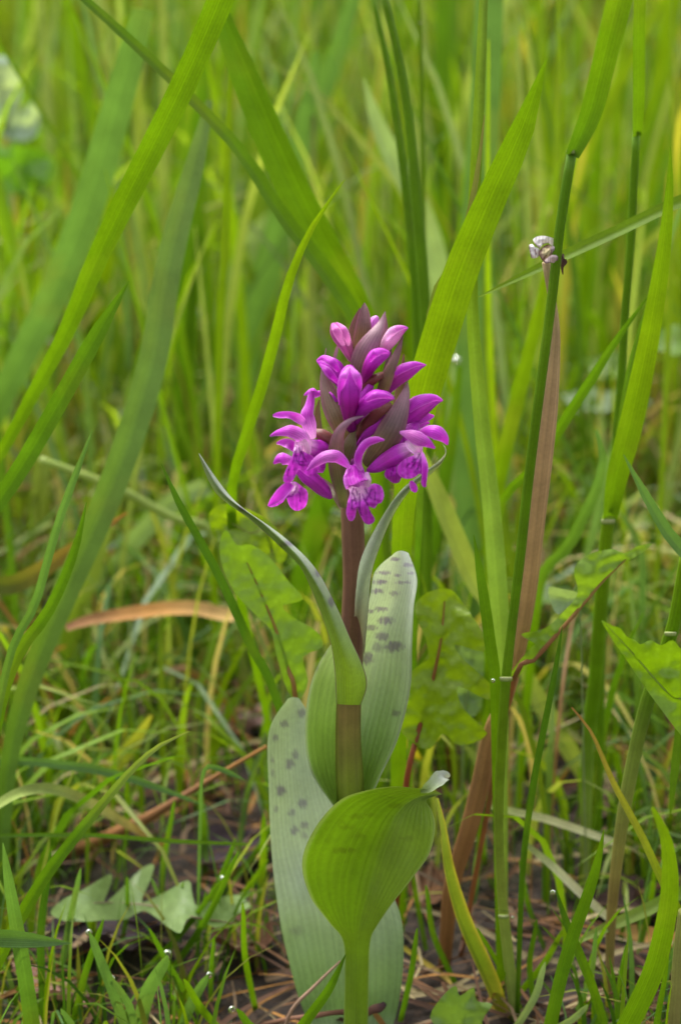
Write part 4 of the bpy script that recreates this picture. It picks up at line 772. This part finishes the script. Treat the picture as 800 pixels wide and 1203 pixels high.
# sheathing leaf with a long point to the left
s4 = [(*c2(x, y), rx / 2.424, ry / 2.424, .95) for x, y, rx, ry in [(130, 190, 14, 9), (262, 288, 17, 9), (348, 370, 11, 12), (386, 452, 10, 15), (238, 296, 10, 6)]]
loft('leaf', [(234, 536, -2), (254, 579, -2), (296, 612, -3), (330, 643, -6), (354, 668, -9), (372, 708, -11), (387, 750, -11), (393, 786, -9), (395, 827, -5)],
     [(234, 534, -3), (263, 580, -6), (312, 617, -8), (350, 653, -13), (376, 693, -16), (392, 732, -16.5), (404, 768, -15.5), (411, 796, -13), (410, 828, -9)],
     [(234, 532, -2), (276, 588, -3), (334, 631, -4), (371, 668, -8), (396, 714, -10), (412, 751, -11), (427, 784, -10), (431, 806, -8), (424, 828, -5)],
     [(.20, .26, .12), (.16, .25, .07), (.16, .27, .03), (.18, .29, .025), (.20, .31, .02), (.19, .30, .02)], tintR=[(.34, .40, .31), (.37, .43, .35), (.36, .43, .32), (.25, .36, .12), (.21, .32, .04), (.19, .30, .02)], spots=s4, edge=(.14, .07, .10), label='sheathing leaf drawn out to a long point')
# narrow upper leaf bending to the right
loft('leaf', [(519, 521, 0), (524, 530, -1), (513, 543, -2), (494, 557, -4), (469, 578, -6), (444, 615, -8), (424, 656, -9), (418, 693, -8), (416, 725, -6)],
     [(521, 523, 0), (523, 536, -2), (507, 553, -3), (487, 567, -6), (463, 590, -9), (445, 624, -11), (430, 663, -12), (424, 700, -10), (422, 732, -8)],
     [(523, 525, 0), (520, 542, -1), (503, 560, -2), (483, 575, -4), (464, 602, -6), (449, 635, -8), (437, 672, -9), (433, 712, -6), (428, 770, -3)],
     [(.45, .48, .34), (.20, .22, .10), (.18, .24, .10), (.26, .34, .17), (.34, .41, .27), (.35, .42, .29), (.20, .16, .09)], edge=(.10, .05, .05), label='narrow upper leaf bending to a hooked tip')

c1 = lambda x, y: (290 + x / 3.077, 340 + y / 3.077)
def c1v(x, y, d): return P(*c1(x, y), d * .001)
def pet(parent, name, pts, tint, cup=.3, roll=0, fold=False, mat=None, wave=.1, nl=18, nw=10, twist=0, edge=(.66, .22, .70)):
    q = [c1v(x, y, d) for x, y, w, d in pts]; ws = [w / 3.077 * mpp(p) for (x, y, w, d), p in zip(pts, q)]
    b = MB(); strip(b, q, ws, tint, cup=cup, roll=roll, nl=nl, nw=nw, fold=fold, wave=wave, twist=twist, edge=edge)
    return b.build(name, mat or M_PETAL, parent)
def tb(parent, name, pts, tint, mat=None, flat=1, tri=0.0, nl=18):
    q = [c1v(x, y, d) for x, y, w, d in pts]; rs = [w / 3.077 / 2 * mpp(p) for (x, y, w, d), p in zip(pts, q)]
    b = MB(); tube(b, q, rs, tint, nl=nl, ns=12, flat=flat, tri=tri)
    return b.build(name, mat or M_PETAL, parent)
MG = (.53, .042, .57); MG2 = (.42, .018, .44); PK = (.64, .22, .66); PW = (.80, .52, .74); DKM = (.28, .006, .24)
MV = (.27, .15, .19); OL = (.17, .13, .05); BRB = (.16, .05, .045); GRB = (.18, .18, .05)

# bracts, tip first
for pts, tint, cup in [
    ([(425, 48, 3, 1), (424, 90, 40, -1), (420, 150, 62, -2), (412, 230, 70, 0), (405, 300, 50, 2)], [(.13, .06, .07), (.17, .08, .09), OL, GRB], .5),
    ([(408, 68, 3, 4), (398, 110, 30, 4), (385, 170, 46, 3), (378, 235, 48, 3)], [(.15, .07, .08), (.15, .08, .06), OL], .5),
    ([(500, 80, 3, -3), (488, 120, 28, -4), (462, 165, 55, -7), (428, 225, 80, -8), (405, 285, 74, -6), (392, 340, 45, -3)], [(.26, .14, .19), (.28, .17, .21), MV, (.17, .12, .10), OL], -.5),
    ([(498, 84, 3, 0), (494, 130, 32, 0), (482, 190, 48, 0), (460, 250, 50, 1)], [MV, MV, (.16, .09, .10)], .5),
    ([(564, 168, 3, -4), (545, 225, 24, -6), (518, 290, 40, -8), (496, 350, 46, -8), (478, 405, 36, -5)], [(.16, .06, .09), (.17, .09, .09), OL, OL], -.5),
    ([(522, 208, 3, -2), (512, 260, 22, -4), (500, 330, 34, -5)], [MV, OL], .4),
    ([(567, 234, 3, 2), (563, 280, 18, 2), (556, 340, 30, 1), (545, 410, 36, 2)], [(.14, .07, .07), OL, GRB], .5),
    ([(580, 332, 4, -6), (572, 380, 38, -9), (548, 450, 76, -12), (515, 520, 98, -13), (472, 585, 84, -11), (430, 640, 50, -6)], [(.22, .13, .14), MV, (.17, .11, .11), OL, (.13, .10, .045)], -.55),
    ([(287, 212, 3, 2), (280, 270, 14, 0), (284, 330, 42, -2), (305, 400, 78, -5), (330, 460, 84, -7), (352, 520, 66, -6), (375, 585, 40, -4)], [(.17, .09, .10), (.16, .09, .09), (.14, .09, .06), OL, OL], -.5),
    ([(330, 198, 6, 3), (324, 222, 13, 3), (316, 252, 12, 3)], [MV, (.3, .17, .22)], .3),
    ([(213, 372, 6, 3), (206, 410, 18, 4), (215, 450, 22, 4), (236, 500, 20, 4)], [GRB, GRB, OL], .4),
    ([(262, 400, 6, 1), (256, 440, 20, 1), (258, 490, 26, 1), (268, 550, 22, 1)], [OL, OL, GRB], .4),
    ([(422, 458, 5, -13), (385, 468, 16, -15), (352, 492, 26, -15), (330, 530, 40, -14), (322, 590, 58, -12), (328, 660, 60, -11), (342, 730, 50, -9), (352, 790, 32, -6)], [(.36, .20, .30), (.33, .18, .27), MV, (.20, .12, .11), (.17, .14, .06), (.15, .17, .05), GRB], -.5),
    ([(390, 500, 10, -6), (372, 560, 50, -8), (350, 620, 54, -7), (360, 700, 30, -5)], [OL, (.15, .14, .05), GRB], -.4),
    ([(268, 680, 6, -2), (300, 715, 26, -4), (328, 750, 34, -6), (346, 790, 20, -4)], [(.2, .09, .10), (.24, .22, .14), (.24, .24, .15)], .6),
]:
    pet(orchid, 'bract', pts, tint, cup=cup, mat=M_BRACT, wave=.06, nl=26, edge=(.24, .08, .14))

# unopened buds, tip first; bud > ovary where it shows
BUDP = [(.46, .05, .30), (.50, .12, .36), (.62, .26, .48), (.55, .25, .38)]
b1 = tb(orchid, 'bud', [(312, 128, 20, -2), (322, 142, 52, -3), (340, 170, 62, -3), (356, 198, 52, -2), (368, 225, 42, 0), (380, 252, 30, 2)], BUDP, tri=.06)
b2 = tb(orchid, 'bud', [(580, 140, 8, -2), (562, 144, 32, -3), (535, 160, 56, -4), (512, 190, 52, -3), (495, 218, 38, 0), (470, 245, 28, 3)], [MG, (.60, .12, .48), PW, (.70, .40, .58), (.55, .25, .38)], tri=.06)
tb(orchid, 'bud', [(472, 98, 14, 5), (462, 112, 34, 5), (452, 140, 36, 5), (440, 190, 30, 6)], [PK, PK, PK])
b4 = tb(orchid, 'bud', [(510, 232, 16, -8), (494, 234, 46, -10), (468, 246, 62, -11), (446, 276, 52, -10), (432, 310, 40, -7), (420, 350, 30, -3)], [MG, MG, MG, (.36, .012, .28), (.38, .03, .26), BRB], tri=.08)
b5 = tb(orchid, 'bud', [(258, 258, 14, -2), (276, 262, 46, -4), (304, 282, 72, -5), (328, 310, 70, -5), (345, 340, 50, -3), (362, 390, 30, 0)], [MG, MG, MG, MG2, MG2, DKM], tri=.08)
for pts in ([(308, 122, 8, -5), (318, 138, 26, -9), (334, 168, 30, -9), (352, 205, 14, -6)], [(322, 120, 8, -4), (345, 140, 26, -8), (362, 172, 26, -8), (370, 205, 12, -5)]):
    pet(b1, 'sepal', pts, [(.52, .07, .40), (.56, .14, .44), (.66, .30, .52)], cup=-.5, edge=(.74, .40, .66))
pet(b2, 'sepal', [(582, 138, 4, -6), (556, 138, 20, -9), (526, 152, 26, -10), (502, 184, 12, -8)], [MG, (.64, .16, .58), PW], cup=-.5, edge=(.78, .5, .74))
pet(b4, 'sepal', [(514, 230, 6, -12), (490, 224, 22, -16), (462, 232, 28, -18), (440, 262, 14, -15)], [MG, MG, MG2], cup=-.5)
pet(b5, 'sepal', [(255, 256, 6, -6), (276, 248, 24, -9), (306, 262, 30, -12), (334, 296, 18, -11)], [MG, MG, MG2], cup=-.5)
pet(b5, 'sepal', [(262, 270, 6, -6), (282, 284, 22, -10), (306, 310, 26, -11), (334, 340, 12, -9)], [MG2, MG2, MG2], cup=-.5)
b6 = tb(orchid, 'bud', [(372, 282, 26, -14), (370, 300, 62, -16), (370, 345, 86, -17), (370, 400, 76, -15), (370, 450, 52, -11), (378, 505, 36, -6)], [MG, MG, MG, (.40, .012, .32), (.34, .012, .26), DKM], tri=.05, flat=.8)
pet(b6, 'sepal', [(374, 278, 8, -18), (352, 312, 26, -21), (338, 360, 24, -19), (338, 420, 12, -15)], [PK, MG, MG2], cup=-.4)
pet(b6, 'sepal', [(372, 278, 8, -18), (396, 312, 30, -20), (406, 350, 22, -19), (398, 400, 10, -16)], [PK, MG, MG2], cup=-.4)
b7 = tb(orchid, 'bud', [(645, 274, 5, -2), (618, 278, 34, -4), (580, 294, 60, -5), (546, 316, 62, -4), (520, 345, 46, -2), (490, 380, 34, 0)], [MG, MG, (.52, .05, .46), (.54, .08, .46), MG2, DKM], tri=.1)
pet(b7, 'sepal', [(648, 273, 3, -6), (610, 270, 22, -8), (570, 282, 30, -9), (535, 308, 16, -8)], [MG, MG, MG], cup=-.6)
b8 = tb(orchid, 'bud', [(531, 395, 8, -13), (508, 390, 42, -15), (470, 396, 66, -16), (436, 414, 60, -14), (408, 446, 48, -10), (385, 480, 34, -5)], [MG, MG, MG, MG2, MG2, DKM], tri=.1)
pet(b8, 'sepal', [(532, 396, 4, -18), (500, 384, 22, -20), (462, 384, 26, -21), (428, 404, 14, -19)], [MG, MG, MG], cup=-.6)
b9 = tb(orchid, 'bud', [(706, 402, 6, 0), (680, 400, 40, -3), (636, 420, 78, -5), (596, 450, 80, -4), (566, 490, 62, -2), (530, 540, 44, 0)], [MG, MG, (.52, .04, .46), MG, MG2, MG2], tri=.1)
pet(b9, 'sepal', [(708, 402, 4, -5), (672, 392, 30, -7), (620, 405, 44, -9), (580, 440, 24, -8)], [MG, MG, MG], cup=-.6)
pet(b9, 'petal', [(676, 458, 6, -3), (650, 462, 30, -4), (610, 475, 40, -4), (575, 490, 30, -2)], [MG, MG, MG2], cup=.4)
pet(b9, 'petal', [(660, 482, 6, -2), (630, 488, 26, -3), (590, 500, 40, -3)], [MG2, MG, MG2], cup=.4)
# ovaries and spurs that run to the stem
RB = (.17, .04, .035)
for pts, tint in [([(492, 308, 24, -7), (460, 325, 34, -8), (430, 352, 34, -5), (402, 400, 26, 0)], [BRB, RB, RB, BRB]),
                  ([(520, 418, 26, -9), (480, 440, 44, -10), (440, 480, 46, -7), (405, 530, 30, -1)], [BRB, RB, RB, BRB]),
                  ([(246, 516, 30, -4), (275, 528, 46, -5), (305, 550, 44, -5), (345, 600, 30, -2)], [BRB, RB, BRB, BRB]),
                  ([(300, 430, 16, 2), (320, 470, 30, 1), (360, 520, 30, 0)], [BRB, RB])]:
    tb(orchid, 'ovary', pts, tint, mat=M_STEM)
for pts in [[(510, 462, 30, -8), (470, 488, 42, -8), (435, 522, 34, -6), (405, 560, 20, -2)], [(418, 330, 12, -4), (440, 318, 18, -6), (462, 312, 10, -6)], [(300, 372, 7, -4), (312, 385, 10, -5), (325, 405, 12, -5)], [(450, 345, 24, -8), (425, 385, 36, -8), (405, 420, 24, -6)]]:
    tb(orchid, 'spur', pts, [MG2, MG, MG2])

CL = (300, 470, 6.6667); CR = (400, 480, 5.714)

# open flower, upper left
f1 = tb(orchid, 'flower', [(302, 585, 20, -4), (275, 575, 56, -6), (240, 572, 62, -8), (212, 562, 44, -10), (202, 556, 22, -11)], [MG2, MG, MG, PW, PW]); f1['label'] = 'open flower facing left at the upper left of the spike'
pet(f1, 'sepal', [(236, 366, 22, -4), (228, 415, 34, -6), (218, 455, 50, -8), (228, 500, 52, -8), (242, 540, 22, -7)], [DKM, MG, (.40, .03, .40), PK, PW], cup=-.5)
pet(f1, 'petal', [(206, 382, 4, -3), (222, 372, 24, -4), (242, 370, 38, -4), (258, 372, 30, -3), (270, 366, 8, -2)], [MG, MG, MG], cup=-.5, roll=20)
pet(f1, 'sepal', [(95, 456, 8, -8), (118, 454, 22, -9), (155, 454, 26, -10), (185, 466, 34, -9), (212, 486, 20, -8)], [MG, MG, (.48, .05, .46), PK], cup=.4)
pet(f1, 'petal', [(84, 530, 6, -13), (108, 516, 26, -15), (150, 506, 46, -17), (190, 518, 56, -16), (218, 540, 46, -14), (236, 562, 16, -12)], [MG, MG, (.50, .07, .48), PK, PW], cup=-.6, roll=25)
pet(f1, 'petal', [(108, 556, 6, -9), (135, 554, 28, -10), (160, 562, 36, -11), (182, 584, 20, -10)], [MG, (.42, .03, .42), MG2], cup=.3)
pet(f1, 'throat', [(196, 545, 30, -15), (206, 565, 52, -15), (206, 590, 46, -14), (200, 612, 20, -14)], [PW, (.78, .52, .70), (.78, .5, .7), PK], cup=.6)
flap(f1, 'lip', CL, [(312, 312), (302, 380), (286, 450), (252, 520), (230, 570), (218, 622), (238, 652), (270, 650), (302, 620), (330, 560), (348, 545), (400, 590), (450, 608), (482, 598), (488, 560), (512, 540), (480, 470), (432, 430), (392, 410), (368, 390), (360, 350), (340, 318)], -17, [[(330, 345), (318, 400), (302, 460), (290, 500)], [(345, 370), (352, 430), (335, 485), (352, 508), (388, 508)], [(362, 400), (378, 450), (398, 480)], [(326, 430), (320, 480)], [(340, 480), (378, 486)], [(265, 540), (250, 590)]], [(335, 350, 75)], tilt=(.12, .02))
pet(f1, 'petal', [(96, 630, 8, -12), (116, 612, 40, -14), (142, 612, 44, -14), (172, 624, 26, -12)], [MG2, MG, PK], cup=-.6, roll=10)
# open flower, lower left
f2 = tb(orchid, 'flower', [(302, 752, 16, -7), (280, 728, 48, -9), (245, 695, 58, -11), (212, 668, 56, -12), (185, 650, 30, -12)], [MG2, MG, (.48, .04, .44), MG, MG2]); f2['label'] = 'open flower hanging lowest at the left of the spike'
flap(f2, 'lip', CL, [(105, 822), (130, 782), (180, 742), (225, 672), (250, 655), (300, 638), (332, 650), (370, 680), (405, 710), (412, 770), (395, 830), (360, 858), (320, 868), (278, 842), (252, 792), (244, 766), (215, 800), (165, 830), (120, 838)], -14, [[(240, 670), (236, 710), (215, 742)], [(320, 680), (312, 720), (286, 750), (252, 760)], [(265, 680), (252, 720)], [(205, 765), (172, 800)], [(345, 720), (350, 790)]], [(290, 690, 60)], bulge=4, tilt=(.10, 0))
pet(f2, 'petal', [(78, 783, 6, -13), (105, 756, 36, -15), (135, 724, 44, -16), (160, 700, 30, -14)], [MG, MG, MG2], cup=.4, roll=-20)
pet(f2, 'petal', [(240, 618, 30, -9), (270, 612, 62, -8), (292, 622, 40, -6)], [MG, MG, MG2], cup=-.5)
pet(f2, 'petal', [(215, 660, 26, -13), (240, 640, 50, -12), (285, 640, 46, -9)], [MG2, MG, MG2], cup=-.5)
# open flower in the middle
f3 = tb(orchid, 'flower', [(400, 628, 20, -14), (398, 650, 52, -16), (394, 680, 62, -17), (394, 706, 56, -16), (394, 722, 30, -14)], [MG, MG, MG, PK, PK], flat=.6); f3['label'] = 'open flower facing the front in the middle'
pet(f3, 'sepal', [(216, 656, 5, -20), (244, 630, 30, -20), (282, 606, 42, -20), (322, 604, 46, -20), (352, 624, 34, -19), (374, 650, 12, -18)], [MG, (.48, .06, .47), (.52, .12, .50), (.52, .10, .50), MG, PK], cup=-.5)
pet(f3, 'sepal', [(497, 545, 6, -22), (468, 543, 24, -22), (432, 556, 30, -21), (408, 590, 30, -20), (402, 625, 28, -19), (416, 655, 12, -18)], [MG, (.46, .03, .44), MG, MG2, PK], cup=-.5)
pet(f3, 'hood', [(392, 636, 30, -17), (388, 650, 66, -19), (390, 676, 88, -22), (398, 700, 78, -24), (404, 716, 50, -23)], [MG, (.50, .03, .50), (.52, .03, .52), (.54, .06, .52), PK], cup=-.55, fold=True, wave=.2)
pet(f3, 'throat', [(364, 672, 16, -20), (364, 700, 26, -21), (372, 722, 20, -20)], [PK, PW, PW], cup=-.5)
pet(f3, 'throat', [(432, 660, 14, -20), (438, 690, 24, -21), (434, 716, 18, -20)], [PK, (.78, .55, .72), PW], cup=-.5)
flap(f3, 'lip', CR, [(30, 478), (45, 530), (62, 566), (45, 640), (38, 700), (52, 745), (76, 755), (96, 735), (106, 690), (113, 668), (120, 690), (140, 732), (165, 770), (196, 778), (225, 760), (228, 735), (206, 700), (188, 658), (204, 662), (230, 668), (250, 640), (275, 630), (292, 590), (285, 545), (265, 515), (225, 502), (200, 508), (192, 470), (150, 462), (100, 470), (60, 466)], -22, [[(85, 535), (78, 565), (96, 590), (102, 640)], [(128, 570), (128, 620), (125, 680), (140, 715)], [(148, 575), (160, 610), (186, 650), (202, 700)], [(165, 540), (190, 580), (175, 612)], [(210, 540), (194, 570), (203, 605)], [(75, 670), (80, 610)], [(100, 540), (115, 575)], [(235, 560), (232, 610)]], [(115, 545, 85), (178, 490, 45), (40, 500, 35)], bulge=4, tilt=(0, -.03))
tb(f3, 'spur', [(392, 690, 40, -12), (388, 660, 36, -8), (386, 620, 24, -4)], [MG2, MG2, DKM])
# open flower on the right
f4 = tb(orchid, 'flower', [(438, 655, 16, -9), (470, 640, 46, -11), (515, 612, 62, -12), (560, 588, 66, -13), (596, 572, 40, -14)], [MG2, MG, (.46, .03, .42), MG, PW]); f4['label'] = 'open flower facing right at the right of the spike'
tb(f4, 'ovary', [(560, 530, 40, -8), (525, 570, 70, -9), (490, 600, 60, -8), (450, 630, 30, -5)], [MG2, MG, MG, MG2])
pet(f4, 'sepal', [(552, 516, 10, -16), (585, 524, 40, -18), (622, 540, 52, -19), (655, 556, 36, -18), (680, 574, 8, -16)], [PK, (.58, .14, .52), (.54, .10, .50), MG, MG], cup=-.5)
pet(f4, 'sepal', [(622, 518, 20, -14), (655, 512, 44, -16), (690, 520, 54, -17), (714, 540, 40, -16), (726, 562, 8, -14)], [(.50, .08, .46), MG, MG, MG, MG], cup=-.5)
pet(f4, 'petal', [(620, 478, 10, -6), (605, 500, 60, -9), (590, 520, 50, -10), (570, 545, 30, -10)], [MG2, MG2, MG], cup=-.4)
pet(f4, 'throat', [(580, 545, 20, -17), (596, 560, 46, -18), (612, 574, 44, -18), (622, 592, 16, -17)], [PK, PW, (.78, .5, .7), PK], cup=.6)
flap(f4, 'lip', CR, [(520, 285), (480, 315), (420, 345), (386, 385), (380, 420), (400, 455), (440, 472), (490, 465), (530, 438), (543, 452), (540, 500), (556, 527), (576, 520), (572, 470), (576, 420), (562, 350), (550, 285), (535, 268)], -20, [[(530, 310), (492, 370), (474, 398)], [(545, 320), (522, 390), (500, 425)], [(500, 340), (480, 362)], [(552, 350), (546, 420), (552, 480)], [(522, 400), (512, 440)], [(460, 370), (440, 395)]], [(530, 285, 60)], tilt=(-.10, 0))
flap(f4, 'lip_lobe', CR, [(385, 365), (320, 390), (295, 430), (300, 460), (330, 485), (360, 502), (392, 495), (408, 465), (420, 430), (410, 390)], -15, [[(350, 400), (340, 450)]], tint=MG2)

pet(f4, 'petal', [(592, 692, 8, -9), (600, 710, 26, -10), (606, 726, 22, -10), (606, 734, 6, -10)], [MG, MG, MG], cup=.3)
pet(f4, 'petal', [(632, 590, 10, -20), (640, 630, 24, -22), (640, 670, 24, -22), (642, 714, 6, -21)], [PK, MG, MG2, MG2], cup=.5, roll=25)

dried_flower()

# ------------------------------------------------------------------ dew
def dew(px, py, Y, r, where):
    p = P(px, py, Y); r = r * mpp(p); b = MB(); nu, nv = 14, 9; rows = []
    for i in range(nv + 1):
        t = math.pi * i / nv; rr = max(math.sin(t), .002) * r
        rows.append([p + Vector((math.cos(a) * rr, math.sin(a) * rr, math.cos(t) * r * (1.12 if t < 1.6 else .92))) for a in [k * math.tau / nu for k in range(nu)]])
    b.grid(rows, [[(0, 0)] * nu] * (nv + 1), [(1, 1, 1)] * (nv + 1), close=True)
    tag(b.build('dew_drop', M_DEW, origin=p - Vector((0, 0, r))), 'tiny clear dew drop ' + where, 'dew drop', 'dew drops')
dew(197, 1122, .01, 6, 'on a blue-green blade tip in front of the dark rotting leaf'); dew(105, 1096, .01, 4, 'on a blade tip beside the short broad leaf tip'); dew(132, 1150, .0, 4, 'on a short blade tip low at the left')
dew(246, 1146, .0, 4, 'on a blade tip left of the orchid foot'); dew(649, 1049, -.02, 3.5, 'at the tip of the dark leaning blade'); dew(536, 424, .23, 5, 'on the broad blurred blue-green blade'); dew(233, 925, .1, 4, 'on a thin blade tip by the dry stalk')
dew(262, 1033, .05, 4, 'on a thin blade tip above the pale lobed leaf'); dew(273, 1187, -.01, 5, 'on a short blade tip by the twig'); dew(579, 800, -.005, 2.5, 'at the joint of the tall leaf sheath'); dew(602, 1078, .005, 2, 'beside the low joint of the tall grass stalk')
